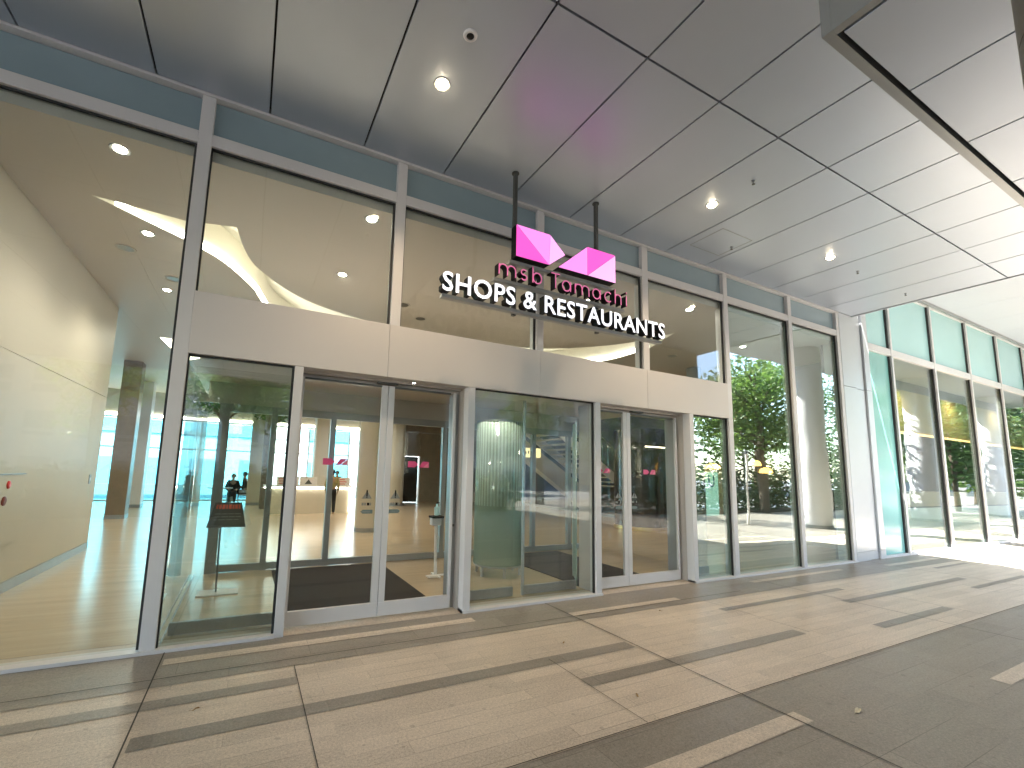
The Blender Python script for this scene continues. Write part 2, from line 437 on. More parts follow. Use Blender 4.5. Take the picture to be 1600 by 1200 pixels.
for a, b in ((-.525, 1.186), (1.189, 3.053), (3.056, 4.86), (4.863, 6.615)): f.box(a, b, -.002, .16, 2.394, 2.942)
fo = f.build('fascia', M['fascia'], sf, bevel=.0015)
B('fascia_back', M['gap'], sf, (-.5, 6.6, .16, .17, 2.40, 2.93))
for a, b in ((.317, .393), (2.108, 2.192), (3.92, 4.005), (5.705, 5.79)): B('door_post', M['alu'], sf, (a, b, 0, .12, 0, 2.393), bevel=.004)
# jamb reveals, right side of each doorway, and reveal soffit
for x in (2.108, 5.705):
    B('jamb', M['jamb'], sf, (x-.002, x+.01, .121, .205, .004, 2.393), (x-.002, x+.01, .209, .42, .004, 2.393))
    MB().lathe(x-.03, .236, [(.012, .86), (.012, .885)], 10).build('lock_cylinder', M['darkgrey'], sf)
    B('jamb_stop', M['alu_grey'], sf, (x-.055, x-.003, .24, .40, .004, 2.34))
for x in (.393, 4.005): B('jamb', M['jamb'], sf, (x-.01, x+.002, .121, .42, .004, 2.393))
for a, b in ((.393, 2.105), (4.005, 5.703)):
    B('door_header', M['jamb'], sf, (a, b, .161, .44, 2.372, 2.393), (a, b, .245, .44, 2.342, 2.371))
    B('door_guide', M['darkgrey'], sf, ((a+b)/2-.11, (a+b)/2+.11, .17, .23, 2.352, 2.371))
for a, b in ((-.525, .317), (2.192, 3.92), (5.79, 6.615)):
    dk = M['glass_dark'] if a < 0 else (M['glass_main'] if a < 3 else M['glass_green'])
    B('side_pane', dk, sf, (a, b, .060, .072, .03, 2.394))
    B('glazing_gasket', M['rubber'], sf, (a, b, .034, .058, 2.378, 2.394), (b-.02, b, .034, .058, .03, 2.378), (a, a+.012, .034, .058, .03, 2.378))
# inner pocket screens behind the side panes
for a, b in ((-.49, .32), (2.2, 2.94), (3.10, 3.90), (5.82, 6.5)):
    B('pocket_rail', M['steel'], sf, (a, b, .36, .40, .012, .112))
    B('pocket_pane', M['glass_door'], sf, (a, b, .375, .385, .112, 2.36))
B('floor_track', M['steel'], sf, (-.575, -.560, .14, 2.8, .003, .012), (-.525, -.510, .14, 2.8, .003, .012))
B('side_screen', M['glass_door'], sf, (-.556, -.544, .17, 2.80, .02, 2.38))

# sliding door leaves
def sliding_door(x0, x1, y, label, logo_x, side):
    d = thing('sliding_door', label, 'door', ((x0+x1)/2, y, 0), 'glass sliding doors of the entrance')
    sw = .066
    B('frame', M['alu'], d, (x0, x1, y-.018, y+.018, .018, .150), (x0, x0+(sw if side > 0 else .03), y-.018, y+.018, .150, 2.338), (x1-(sw if side < 0 else .03), x1, y-.018, y+.018, .150, 2.338), bevel=.003)
    B('top_rail', M['darkgrey'], d, (x0+.03, x1-.066, y-.014, y+.014, 2.318, 2.337))
    B('glass_pane', M['glass_door'], d, (x0+.03, x1-.03, y-.005, y+.005, .150, 2.335))
    yy = y-.0065
    lx = logo_x; z = 1.525; w = .118
    m = MB()
    m.prism_xz([(lx-w, z+.032), (lx-.35*w, z+.032), (lx-.02*w, z), (lx-.35*w, z-.032), (lx-w, z-.032)], yy-.0008, yy, 0, 0)
    m.prism_xz([(lx+.02*w, z-.032), (lx+.4*w, z+.032), (lx+.4*w, z-.032)], yy-.0008, yy, 0, 0)
    m.prism_xz([(lx+.4*w, z+.032), (lx+w, z+.032), (lx+.4*w, z-.031)], yy-.0008, yy, 0, 0)
    m.prism_xz([(lx+w, z+.030), (lx+w, z-.032), (lx+.42*w, z-.032)], yy-.0008, yy, 1, 1)
    m.build('logo_sticker', [M['sticker'], M['sticker2']], d)
    cx = x1-.16 if side < 0 else x0+.13
    t = MB()
    t.prism_xz([(cx-.052, 1.165), (cx+.052, 1.165), (cx, 1.245)], yy-.0006, yy, 0, 0)
    t.box(cx-.007, cx+.007, yy-.0012, yy-.0007, 1.187, 1.252, 1); t.box(cx-.006, cx+.006, yy-.0012, yy-.0007, 1.172, 1.182, 1)
    t.build('warning_sticker', [M['grey_st'], M['black']], d)
    t = MB()
    for k in range(4):
        w0 = (.022, .018, .024, .016)[k]
        t.box(cx-.05+k*.027, cx-.05+k*.027+w0, yy-.0008, yy, 1.098, 1.126, 1 if k == 2 else 0)
    t.build('notice_text_sticker', [M['grey_st'], M['black']], d)
    s = -1 if side < 0 else 1
    ax = [(-.065, 1.018), (-.065, 1.056), (.035, 1.056), (.058, 1.037), (.035, 1.018)]
    t = MB(); t.prism_xz([(cx+s*p, q) for p, q in ax], yy-.0008, yy, 0, 0)
    for k in range(5): t.box(cx-.045+k*.018, cx-.033+k*.018, yy-.0014, yy-.0009, 1.03, 1.044, 1)
    t.build('arrow_sticker', [M['teal_st'], M['grey_st']], d)
    return d
sliding_door(.398, 1.257, .205, 'left leaf of the left sliding door, pink emblem over the brown mat', .766, -1)
sliding_door(1.262, 2.046, .205, 'right leaf of the left sliding door, in front of the hand sanitizer stand', 1.63, 1)
sliding_door(4.01, 4.645, .205, 'left leaf of the right sliding door, staircase seen through it', 4.22, -1)
sliding_door(4.650, 5.648, .205, 'right leaf of the right sliding door, before the dark round booth', 5.08, 1)

# corner pier
pr = thing('corner_pier', 'silver metal clad pier between the two glazed shop fronts', 'pier', (10.7, .1, 0))
for x0, x1, y in ((10.165, 10.655, -.005), (10.672, 11.045, .03), (11.062, 11.27, -.005)):
    zt = ZC if x0 < 10.6 else 5.78
    B('cladding_panel', M['pier'], pr, (x0, x1, y, .3, .004, .165), (x0, x1, y, .3, .172, 3.31), (x0, x1, y, .3, 3.318, zt), bevel=.003)
B('pier_core', M['gap'], pr, (10.17, 11.26, .06, .34, 0, ZC-.01))

# second shop front
s2 = thing('shop_building', 'further glazed shop wall with tall pale teal panels above a metal transom', 'building', (18, 0, 0))
X2 = [11.27, 12.25, 14.44, 16.64, 18.84, 21.04, 23.24, 25.44]
for i, x in enumerate(X2):
    if i: B('mullion', M['alu'], s2, (x+.01, x+.085, -.012, .14, 0, 5.80), bevel=.003); B('glazing_gasket', M['rubber'], s2, (x-.035, x+.009, .02, .048, .05, 4.19), (x-.035, x+.009, .02, .048, 4.36, 5.73))
for i in range(len(X2)-1):
    x0, x1 = X2[i]+(.086 if i else 0), X2[i+1]+.009
    B('transom', M['alu'], s2, (x0, x1, -.004, .13, 4.20, 4.352), bevel=.003)
    B('spandrel_pane', M['teal_up'], s2, (x0, x1, .05, .07, 4.352, 5.74))
    B('window_pane', M['teal'] if i == 0 else M['glass_shop'], s2, (x0, x1, .05, .062, .05, 4.20))
    B('sill', M['alu'], s2, (x0, x1, -.004, .12, .004, .048))
    B('head_rail', M['alu'], s2, (x0, x1, -.008, .14, 5.74, 5.80))

# ------------------------------------------------------------------ canopy ceilings
def canopy():
    c = thing('entrance_canopy', 'grey metal panel canopy ceiling with black joints over the entrance', 'canopy', (0, -3, ZC))
    m = MB(); g = .016
    xs = [1.70+.892*k for k in range(-26, 11)]; xs = [x for x in xs if -21.5 < x < 10.6] + [10.65]
    ys = [-.012, -2.115] + [-2.115-2.055*k for k in range(1, 7)]
    for i in range(len(xs)-1):
        for j in range(len(ys)-1):
            if xs[i] > 7.9 and ys[j+1] < -6.5: continue
            m.box(xs[i]+g/2, xs[i+1]-g/2, ys[j+1]+g/2, ys[j]-(0 if j == 0 else g/2), ZC, ZC+.03)
            for q in range(4): vx = m.v[-8+q]; m.v[-8+q] = (vx[0], vx[1], vx[2]+random.uniform(0, .0022))
    m.build('ceiling_panel', M['soffit'], c, bevel=.002)
    B('ceiling_void', M['gap'], c, (xs[0], 7.94, ys[-1], -.013, ZC+.05, ZC+.07), (7.94, 10.64, ys[3], -.013, ZC+.05, ZC+.07))
    B('roof_slab', M['pier'], c, (xs[0], 7.95, ys[-1]-.05, .3, ZC+.3, ZC+.7), (7.95, 10.68, ys[3]-.05, .3, ZC+.3, ZC+.7))
    B('edge_trim', M['soffit_white'], c, (10.655, 10.69, ys[3], .0, ZC-.012, 5.80), (7.96, 10.69, ys[3]-.06, ys[3]-.002, ZC-.012, 5.7), (xs[0], 7.95, ys[-1]-.06, ys[-1]-.004, ZC-.03, 5.7))
    h = MB(); x0, x1, y0, y1 = 5.42, 6.06, -.83, -.32
    for a in ((x0, x1, y0, y0+.008), (x0, x1, y1-.008, y1), (x0, x0+.008, y0, y1), (x1-.008, x1, y0, y1)): h.box(*a, ZC-.002, ZC+.001)
    h.build('access_hatch', M['alu_grey'], c)
    return c
canopy()
hc = thing('high_canopy', 'higher white soffit beyond the entrance canopy above the teal glass', 'canopy', (18, -2.6, 5.8))
m = MB()
for k in range(17): m.box(10.70+1.6*k, 12.292+1.6*k, -5.0, .02, 5.80, 5.83)
m.build('soffit_panel', M['soffit_white'], hc)
B('roof_slab', M['pier'], hc, (10.7, 38, -5.05, .3, 5.84, 6.2))
B('glass_channel', M['alu_grey'], hc, (11.3, 36, -.075, -.032, 5.74, 5.797))

# dropped beam box and its column
bb = thing('dropped_beam', 'bronze clad beam box with grey panel soffit hanging below the canopy', 'beam', (6, -4.4, 3.86))
X0 = 2.60
B('edge_strip', M['alu_grey'], bb, (X0, 10.55, -3.325, -3.278, 3.86, ZC-.002), (X0, X0+.05, -5.6, -3.326, 3.86, ZC-.002))
B('cladding', M['bronze'], bb, (X0+.085, 10.55, -5.55, -3.36, 3.885, ZC-.003))
mm = MB(); xs = [X0+.06]+[3.44+.892*k for k in range(9)]
for a, b in zip(xs[:-1], xs[1:]): mm.box(a+.006, b-.006, -5.5, -3.352, 3.858, 3.884)
mm.build('soffit_panel', M['soffit'], bb, bevel=.002)
cl = thing('canopy_column', 'brown metal clad round column under the dropped beam at the right edge', 'column', (3.17, -4.42, 0))
m = MB()
for a, b in ((0, 2.3), (2.308, 3.50), (3.508, 3.857)): m.lathe(3.24, -4.42, [(.60, a), (.60, b)], 64)
m.build('cladding', M['bronze'], cl, smooth=True)
MB().cyl(3.24, -4.42, .585, 0, 3.85, 32).build('column_core', M['gap'], cl)

def white_column(x, y, lab, top=5.8):
    t = thing('round_column', lab, 'column', (x, y, 0), 'white round columns outside the shop wall')
    MB().lathe(x, y, [(.44, .10), (.44, top)], 48).build('shaft', M['white'], t, smooth=True)
    MB().lathe(x, y, [(.47, 0), (.47, .10)], 48).build('base_ring', M['skirt'], t)
white_column(16.3, -3.55, 'white round column mirrored in the clear pane beside the silver pier')
white_column(24.6, -3.6, 'white round column mirrored in the shop wall, second from the pier')
white_column(32.5, -3.6, 'white round column at the far end of the colonnade')

# ------------------------------------------------------------------ ceiling fittings outside
def downlight(x, y, z, lab, grp, r=.075, m='lamp', dome=.008):
    t = thing('downlight', lab, 'light', (x, y, z), grp)
    MB().lathe(x, y, [(r*.80, z-.001), (r*1.25, z-.006), (r*1.3, z-.001), (r*1.28, z+.004)], 24, cap=False).build('trim_ring', M['alu_grey'], t, smooth=True)
    MB().lathe(x, y, [(r*.82, z-.004), (r*.7, z-.004-dome*.6), (r*.05, z-.004-dome)], 20).build('lens', M[m], t, smooth=True)
    return t
LF = .26
def spot(name, x, y, z, e, col, size=120, rad=.05):
    l = bpy.data.lights.new(name, 'SPOT'); l.energy = e*LF; l.color = col; l.spot_size = R(size); l.spot_blend = .8; l.shadow_soft_size = rad
    o = bpy.data.objects.new(name, l); COL.objects.link(o); o.location = (x, y, z); return o
for x, lab in ((1.234, 'warm round downlight in the canopy ceiling, large and nearest above the left doors'), (4.812, 'warm round downlight in the canopy ceiling right of the hanging sign'), (7.511, 'small round downlight in the canopy ceiling nearest the silver pier')):
    downlight(x, -1.10, ZC, lab, 'canopy downlights', .055, 'lamp', .03); spot('ceiling_spot', x, -1.10, ZC-.045, 70, (1, .76, .5))
t = thing('ceiling_sensor', 'small white ring sensor with dark centre in the canopy ceiling', 'sensor', (1.255, -1.61, ZC))
MB().lathe(1.255, -1.61, [(.030, ZC-.012), (.046, ZC-.014), (.055, ZC-.004), (.056, ZC)], 24, cap=False).build('ring', M['white'], t, smooth=True)
MB().lathe(1.255, -1.61, [(.031, ZC-.006), (.02, ZC-.016), (.004, ZC-.02)], 16).build('eye', M['black'], t, smooth=True)
for x, y, lab in ((4.807, -1.607, 'tiny dark sprinkler head in the canopy ceiling near the second downlight'), (5.984, -.574, 'tiny sprinkler head inside the square ceiling hatch'), (8.396, -1.067, 'tiny sprinkler head past the third downlight'), (10.1, -1.05, 'tiny sprinkler head at the far end of the canopy ceiling'), (-.9, -1.6, 'sprinkler head in the canopy ceiling above the left window')):
    t = thing('sprinkler', lab, 'sprinkler', (x, y, ZC), 'canopy sprinkler heads')
    MB().lathe(x, y, [(.02, ZC), (.02, ZC-.012), (.009, ZC-.014), (.009, ZC-.035)], 12).build('body', M['steel'], t)
    MB().lathe(x, y, [(.018, ZC-.037), (.018, ZC-.040)], 12).build('deflector', M['darkgrey'], t)

# ------------------------------------------------------------------ hanging sign
YS = -.55
sg = thing('hanging_sign', 'pink folded emblem sign with white capital letters hung from the canopy on two rods', 'sign', (3.05, YS, 3.15))
for x in (2.405, 3.568):
    B('hanger_rod', M['darkgrey'], sg, (x-.019, x+.019, YS+.107, YS+.145, 3.13, ZC-.004))
    MB().lathe(x, YS+.127, [(.042, ZC-.010), (.042, ZC-.001)], 20).build('ceiling_flange', M['darkgrey'], sg)
for n, a, b, z in (('emblem', 2.30, 3.77, 3.70), ('brand', 2.11, 3.93, 3.462), ('caption', 1.545, 4.56, 3.165)):
    B('support_bar', M['alu_grey'], sg, (a, b, YS+.04, YS+.09, z-.024, z+.010), (a, b, YS+.091, YS+.104, z-.024, z-.002))
em = MB()
L = [(2.35, 4.10), (2.792, 4.10), (3.001, 3.914), (2.776, 3.742), (2.35, 3.742)]
Q = [(2.899, 3.748), (3.321, 4.10), (3.752, 4.10), (3.752, 3.748)]
for P in (L, Q): em.prism_xz(P, YS, YS+.10, 3, 3)
fz = YS-.0025
def tri(P, mi): em.prism_xz(P, fz, YS-.0003, mi, 3)
tri([(2.35, 4.095), (2.772, 3.745), (2.35, 3.745)], 0); tri([(2.35, 4.099), (2.79, 4.099), (2.775, 3.745)], 1); tri([(2.793, 4.097), (2.998, 3.914), (2.778, 3.746)], 2)
tri([(2.905, 3.751), (3.319, 4.096), (3.319, 3.751)], 1); tri([(3.322, 4.098), (3.749, 4.098), (3.322, 3.753)], 0); tri([(3.75, 4.095), (3.75, 3.751), (3.326, 3.751)], 2)
em.build('emblem', [M['pinkA'], M['pinkB'], M['pinkC'], M['black']], sg)

def ribbon(mb, pts, w, y0, y1, closed=False):
    n = len(pts); Lp, Rp = [], []
    for i, p in enumerate(pts):
        if closed: a, b = pts[i-1], pts[(i+1) % n]
        else: a, b = pts[max(i-1, 0)], pts[min(i+1, n-1)]
        d1 = Vector((p[0]-a[0], p[1]-a[1])); d2 = Vector((b[0]-p[0], b[1]-p[1]))
        if d1.length < 1e-6: d1 = d2
        if d2.length < 1e-6: d2 = d1
        d1.normalize(); d2.normalize(); tdir = (d1+d2).normalized(); nn = Vector((-tdir.y, tdir.x))
        k = w/2/max(.5, nn.dot(Vector((-d1.y, d1.x))))
        Lp.append((p[0]+nn.x*k, p[1]+nn.y*k)); Rp.append((p[0]-nn.x*k, p[1]-nn.y*k))
    segs = n if closed else n-1
    for i in range(segs):
        j = (i+1) % n
        q = [Rp[i], Rp[j], Lp[j], Lp[i]]
        vs = [(a, y0, b) for a, b in q]+[(a, y1, b) for a, b in q]
        mb.add(vs, [(0, 1, 2, 3)], 0); mb.add(vs, [(7, 6, 5, 4), (0, 4, 5, 1), (2, 6, 7, 3)], 1)
        if not closed and i == 0: mb.add(vs, [(3, 7, 4, 0)], 1)
        if not closed and i == segs-1: mb.add(vs, [(1, 5, 6, 2)], 1)
def arc(cx, cz, rx, rz, a0, a1, n=14): return [(cx+rx*math.cos(R(a0+(a1-a0)*i/n)), cz+rz*math.sin(R(a0+(a1-a0)*i/n))) for i in range(n+1)]
bt = MB(); z0 = 3.496; h = .118; H = .178; w = .0145; Y0, Y1 = YS, YS+.085
def rb(p, closed=False): ribbon(bt, p, w, Y0, Y1, closed)
def ch_m(x):
    rb([(x, z0), (x, z0+h)])
    for k in (0, 1):
        xx = x+.1*k; rb([(xx+.004, z0+h-.05)]+arc(xx+.05, z0+h-.05, .05, .05, 170, 0, 12)+[(xx+.1, z0)])
def ch_s(x):
    r = h/4; cz = z0+h-r
    rb(arc(x+.036, cz-.002, .034, r, 35, 265, 12)+arc(x+.036, z0+r+.002, .036, r, 85, -145, 12)); return x+.075
def ch_b(x):
    rb([(x, z0), (x, z0+H)]); rb(arc(x+.058, z0+h/2, .055, h/2, 0, 342, 20), True); return x+.115
def ch_T(x): rb([(x, z0+H-.008), (x+.122, z0+H-.008)]); rb([(x+.061, z0), (x+.061, z0+H-.017)]); return x+.122
def ch_a(x): rb(arc(x+.056, z0+h/2, .055, h/2, 0, 342, 20), True); rb([(x+.114, z0), (x+.114, z0+h)]); return x+.114
def ch_c(x): rb(arc(x+.056, z0+h/2, .055, h/2, 45, 315, 18)); return x+.098
def ch_h(x): rb([(x, z0), (x, z0+H)]); rb([(x+.004, z0+h-.05)]+arc(x+.046, z0+h-.046, .046, .046, 170, 0, 12)+[(x+.092, z0)]); return x+.092
def ch_i(x): rb([(x, z0), (x, z0+h+.01)]); rb([(x, z0+H-.022), (x, z0+H)]); return x
ch_m(2.150); ch_s(2.418); ch_b(2.568); ch_T(2.808); ch_a(2.962); ch_m(3.142); ch_a(3.398); ch_c(3.582); ch_h(3.745); ch_i(3.925)
bt.build('brand_lettering', [M['pinkT'], M['black']], sg)
fc = bpy.data.curves.new('caption_text', 'FONT'); fc.body = 'SHOPS & RESTAURANTS'; fc.size = .245; fc.extrude = .05; fc.offset = .0035; fc.space_character = 1.06; fc.resolution_u = 3
fo = bpy.data.objects.new('caption_lettering', fc); COL.objects.link(fo)
bpy.context.view_layer.update()
dg = bpy.context.evaluated_depsgraph_get(); me = bpy.data.meshes.new_from_object(fo.evaluated_get(dg)); bpy.data.objects.remove(fo)
xs = [v.co.x for v in me.vertices]; ys = [v.co.y for v in me.vertices]; a, b = min(xs), max(xs)
ztop, zb = max(ys), min(ys)
for v in me.vertices:
    px, py, pz = v.co
    v.co = ((px-a)/(b-a)*(4.578-1.528)+1.528-3.05, (YS+.05-pz)-YS, 3.190+(py-zb)/(ztop-zb)*.199-3.15)
me.materials.clear(); me.materials.append(M['letter']); me.materials.append(M['black'])
me.update()
for p in me.polygons: p.material_index = 0 if abs(p.normal.y) > .9 and p.center.y < .01 else 1
bm = bmesh.new(); bm.from_mesh(me); bm.verts.ensure_lookup_table(); seen = set()
for v0 in bm.verts:
    if v0 in seen: continue
    comp = [v0]; seen.add(v0); st_ = [v0]
    while st_:
        a_ = st_.pop()
        for e_ in a_.link_edges:
            b_ = e_.other_vert(a_)
            if b_ not in seen: seen.add(b_); comp.append(b_); st_.append(b_)
    ix = {v_: k_ for k_, v_ in enumerate(comp)}
    fs_ = {f_ for v_ in comp for f_ in v_.link_faces}
    l = MB(); l.v = [tuple(Vector(v_.co)+sg.location) for v_ in comp]
    for f_ in fs_: l.f.append([ix[v_] for v_ in f_.verts]); l.mi.append(f_.material_index)
    l.build('letter', [M['letter'], M['black']], sg)
bm.free()

# ------------------------------------------------------------------ lobby shell
near = [(-1.675, 1.29), (-.855, 1.384), (-.338, 1.243), (-.241, 1.889), (-.039, 2.419), (.547, 3.161), (1.405, 3.62), (2.6, 3.88), (3.9, 3.86), (5.0, 3.72), (5.62, 3.53), (6.35, 2.9), (6.84, 2.19), (7.07, 1.294)]
far = [(7.508, 2.334), (7.45, 3.6), (6.7, 5.2), (5, 6.3), (3, 6.6), (1.2, 5.7), (.25, 4.5), (-.057, 3.521), (-.155, 3.132), (-.514, 2.356), (-.909, 1.90)]
def smooth_path(p, n=6):
    out = []
    for i in range(len(p)-1):
        p0, p1, p2, p3 = [Vector(q) for q in (p[max(i-1, 0)], p[i], p[i+1], p[min(i+2, len(p)-1)])]
        for k in range(n):
            u = k/n
            v_ = .5*((2*p1)+(p2-p0)*u+(2*p0-5*p1+4*p2-p3)*u*u+(3*p1-p0-3*p2+p3)*u**3); out.append((v_.x, v_.y))
    return out+[tuple(p[-1])]
near = near[:2]+smooth_path(near[2:])
far = smooth_path(far)
hole = near+far
hole2 = [(-1.95, 7.25), (-1.30, 7.26), (-1.30, 9.0), (-1.75, 9.6)]
outer = [(-9, .085), (26, .085), (26, 17.2), (-9, 17.2)]
pl = [[Vector((*p, 0)) for p in outer], [Vector((*p, 0)) for p in hole[::-1]], [Vector((*p, 0)) for p in hole2]]
flat = [p for q in pl for p in q]
m = MB()
for tr in tessellate_polygon(pl): m.add([(flat[i].x, flat[i].y, ZI) for i in tr], [(0, 1, 2)])
m.add([(-9, .085, ZI), (26, .085, ZI), (26, .085, 4.36), (-9, .085, 4.36)], [(0, 1, 2, 3)])
cg = structure(m.build('ceiling', M['ceil_in']))
rc = thing('ceiling_cove', 'curved glowing cove recess in the lobby ceiling', 'cove light', (3, 4, ZI))
MB().wall(hole+[hole[0]], ZI, ZI+.46).build('recess_wall', M['cove'], rc, smooth=True)
m = MB()
for tr in tessellate_polygon([[Vector((*p, 0)) for p in hole]]): m.add([(hole[i][0], hole[i][1], ZI+.46) for i in tr], [(0, 1, 2)])
m.build('recess_top', M['cove'], rc)
cx0, cy0 = 3.1, 3.0
m = MB()
fl_ = far[1:] + [far[-1]]
path = [(p[0]+(cx0-p[0])*.012, p[1]+(2.2-p[1])*.012) for p in far]+[(-1.64, 1.325)]
m.wall(path, ZI+.012, ZI+.075); m.build('led_strip', M['led'], rc)
rc2 = thing('ceiling_light_recess', 'small wedge shaped light recess deep in the lobby ceiling', 'cove light', (-1.6, 8.2, ZI))
MB().wall(hole2+[hole2[0]], ZI, ZI+.3).build('recess_wall', M['cove'], rc2)
MB().add([(*p, ZI+.3) for p in hole2], [(0, 1, 2, 3)]).build('light_panel', M['led'], rc2)

structure(B('roof', M['pier'], None, (-9, 26, .31, 17.2, 4.83, 5.3)))
lw = thing('lobby_wall', 'cream lobby wall running inward behind the leftmost window', 'wall', (-2.3, 2.8, 0))
B('wall_panel', M['plaster'], lw, (-2.72, -2.295, .17, 5.45, .125, 2.575), (-2.72, -2.295, .17, 5.45, 2.583, ZI-.002))
B('skirting', M['skirt'], lw, (-2.70, -2.288, .17, 5.452, .003, .122))
fb = thing('fire_alarm_box', 'pale wall box with red lamp and round button on the cream wall', 'alarm', (-2.29, 2.1, 1.1))
B('cover', M['plaster'], fb, (-2.296, -2.280, 1.55, 2.64, .55, 1.295)); B('cover_edge', M['skirt'], fb, (-2.296, -2.274, 1.55, 2.64, 1.296, 1.31))
for y, z, r, mm_, nm in ((2.245, 1.19, .042, 'red', 'lamp'), (2.19, 1.02, .05, 'maroon', 'call_button')):
    q = MB(); q.lathe(0, 0, [(r, 0), (r, .008), (r*.6, .016)], 20); q.v = [(-2.280+c, y+a, z+b) for a, b, c in q.v]; q.build(nm, M[mm_], fb)
B('switch_plate', M['grey_st'], fb, (-2.281, -2.273, 1.93, 2.02, 1.15, 1.24))
wp = thing('wall_switch', 'grey switch plate near the end of the cream wall', 'switch', (-2.29, 5.1, 1.2))
B('plate', M['skirt'], wp, (-2.296, -2.284, 5.04, 5.13, 1.10, 1.25)); B('rocker', M['white'], wp, (-2.283, -2.280, 5.065, 5.105, 1.15, 1.2))

# back walls
bw = thing('rear_glass_wall', 'tall blue tinted glass wall with thin frames at the back of the lobby', 'glass wall', (-1, 17.2, 0))
xs = [-9, -6.6, -4.2, -1.8, .6, 2.4, 4.2]
for i in range(len(xs)-1):
    g = M['glass_cyan'] if i != 4 else M['glass_main']
    B('window_pane', g, bw, (xs[i]+.03, xs[i+1]-.03, 17.20, 17.215, .05, 3.18))
    B('mullion', M['white'], bw, (xs[i+1]-.03, xs[i+1]+.03, 17.15, 17.26, .0, 3.18))
    B('transom', M['white'], bw, (xs[i]+.03, xs[i+1]-.03, 17.17, 17.24, 2.04, 2.09), (xs[i]+.03, xs[i+1]-.03, 17.17, 17.24, 0, .05))
bh = thing('bulkhead', 'cream ceiling bulkhead with lit lower edge above the rear glass', 'bulkhead', (0, 16.9, 3.2))
B('panel', M['plaster'], bh, (-9, 14, 16.5, 17.3, 3.30, ZI)); B('edge_light', M['led'], bh, (-9, 8, 16.46, 16.499, 3.22, 3.30)); B('shelf', M['plaster'], bh, (-9, 14, 16.5, 17.3, 3.20, 3.298))
iw = thing('rear_wall', 'beige panelled wall with doorways at the back right of the lobby', 'wall', (8, 14.5, 0))
B('wall_panel', M['brownpanel'], iw, (4.3, 5.6, 15.4, 15.6, 0, 3.2), (5.61, 7.1, 15.4, 15.6, 2.1, 3.2), (7.11, 11.6, 15.4, 15.6, 0, 3.2), (4.3, 11.6, 15.4, 15.6, 3.21, ZI-.003))
B('door_glass', M['bluepale'], iw, (5.65, 6.1, 15.46, 15.52, .02, 2.08)); B('door_leaf', M['dark'], iw, (6.2, 7.05, 15.46, 15.52, .02, 2.08)); B('door_frame', M['alu'], iw, (6.1, 6.2, 15.44, 15.54, 0, 2.1))
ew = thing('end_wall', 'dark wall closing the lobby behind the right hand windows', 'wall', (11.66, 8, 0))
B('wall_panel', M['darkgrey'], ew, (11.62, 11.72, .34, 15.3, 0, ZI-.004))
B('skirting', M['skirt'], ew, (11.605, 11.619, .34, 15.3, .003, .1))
sw = thing('side_wall', 'grey wall at the far left of the lobby', 'wall', (-8.9, 8, 0))
B('wall_panel', M['plaster'], sw, (-9.05, -8.98, .2, 17.2, 0, ZI))

# lobby columns
def lobby_column(x, y, r, mt, lab, square=False):
    t = thing('lobby_column', lab, 'column', (x, y, 0), 'lobby columns')
    if square: B('shaft', mt, t, (x-r, x+r, y-r, y+r, .10, ZI-.002), bevel=.01); B('base', M['skirt'], t, (x-r-.006, x+r+.006, y-r-.006, y+r+.006, .003, .099))
    else:
        MB().cyl(x, y, r, .10, ZI-.002, 32).build('shaft', mt, t, smooth=True); MB().cyl(x, y, r+.01, .003, .099, 32).build('base', M['skirt'], t)
lobby_column(2.60, 6.45, .25, M['plaster'], 'cream round column with grey base behind the left leaf of the left doors')
lobby_column(2.3, 11.9, .30, M['plaster'], 'square cream column further back, behind the inner door frame', True)
lobby_column(5.45, 13.9, .42, M['plaster'], 'wide round cream column at the back, seen through the right leaf of the left doors')
lobby_column(-2.98, 10.6, .21, M['brownpanel'], 'brown square column beside the end of the cream wall', True)
lobby_column(-3.3, 14.2, .24, M['white'], 'white square column behind the brown one', True)
lobby_column(.30, 14.8, .26, M['plaster'], 'cream square column before the blue glass, seen through the dark side window', True)
lobby_column(5.55, 5.2, .26, M['plaster'], 'cream square column seen through the middle window', True)
lobby_column(9.83, 3.0, .17, M['alu_grey'], 'slim grey round column behind the narrow window by the right doors')

# ------------------------------------------------------------------ wind lobby (inner screen)
vs = thing('inner_screen', 'inner glazed screen with grey metal door frames behind the sliding doors', 'glass screen', (3, 2.85, 0))
px = [-.345, .30, 1.145, 2.00, 3.03, 3.95, 4.9, 5.75, 6.45]
for i, x in enumerate(px):
    w = .04 if i else .065
    B('stile', M['alu_grey'], vs, (x-w, x+w, 2.81, 2.89, .004, 2.22))
for i in range(len(px)-1):
    B('bottom_rail', M['alu_grey'], vs, (px[i]+.04, px[i+1]-.04, 2.815, 2.885, .012, .105))
    B('glass_pane', M['glass_door'], vs, (px[i]+.04, px[i+1]-.04, 2.845, 2.855, .105, 2.22))
B('head', M['alu_grey'], vs, (-.41, 6.6, 2.80, 2.90, 2.22, 2.33)); B('head_panel', M['jamb'], vs, (-.57, 6.6, 2.82, 2.88, 2.331, 2.63))
B('ceiling_panel', M['ceil_in'], vs, (-.57, 6.6, .445, 2.90, 2.63, 2.68))
B('side_screen', M['glass_door'], vs, (6.58, 6.592, .45, 2.80, .01, 2.62))
vm = tag(B('door_mat', M['mat'], None, (.42, 1.97, .45, 2.72, .003, .014)), 'dark brown ribbed entrance mat behind the left sliding doors', 'mat', 'entrance mats')
tag(B('door_mat', M['mat'], None, (4.02, 5.38, .45, 2.72, .003, .014)), 'dark brown ribbed entrance mat behind the right sliding doors', 'mat', 'entrance mats')
dr = thing('ribbed_glass_drum', 'green ribbed glass cylinder on short legs inside the middle window', 'glass drum', (3.385, 1.50, 0))
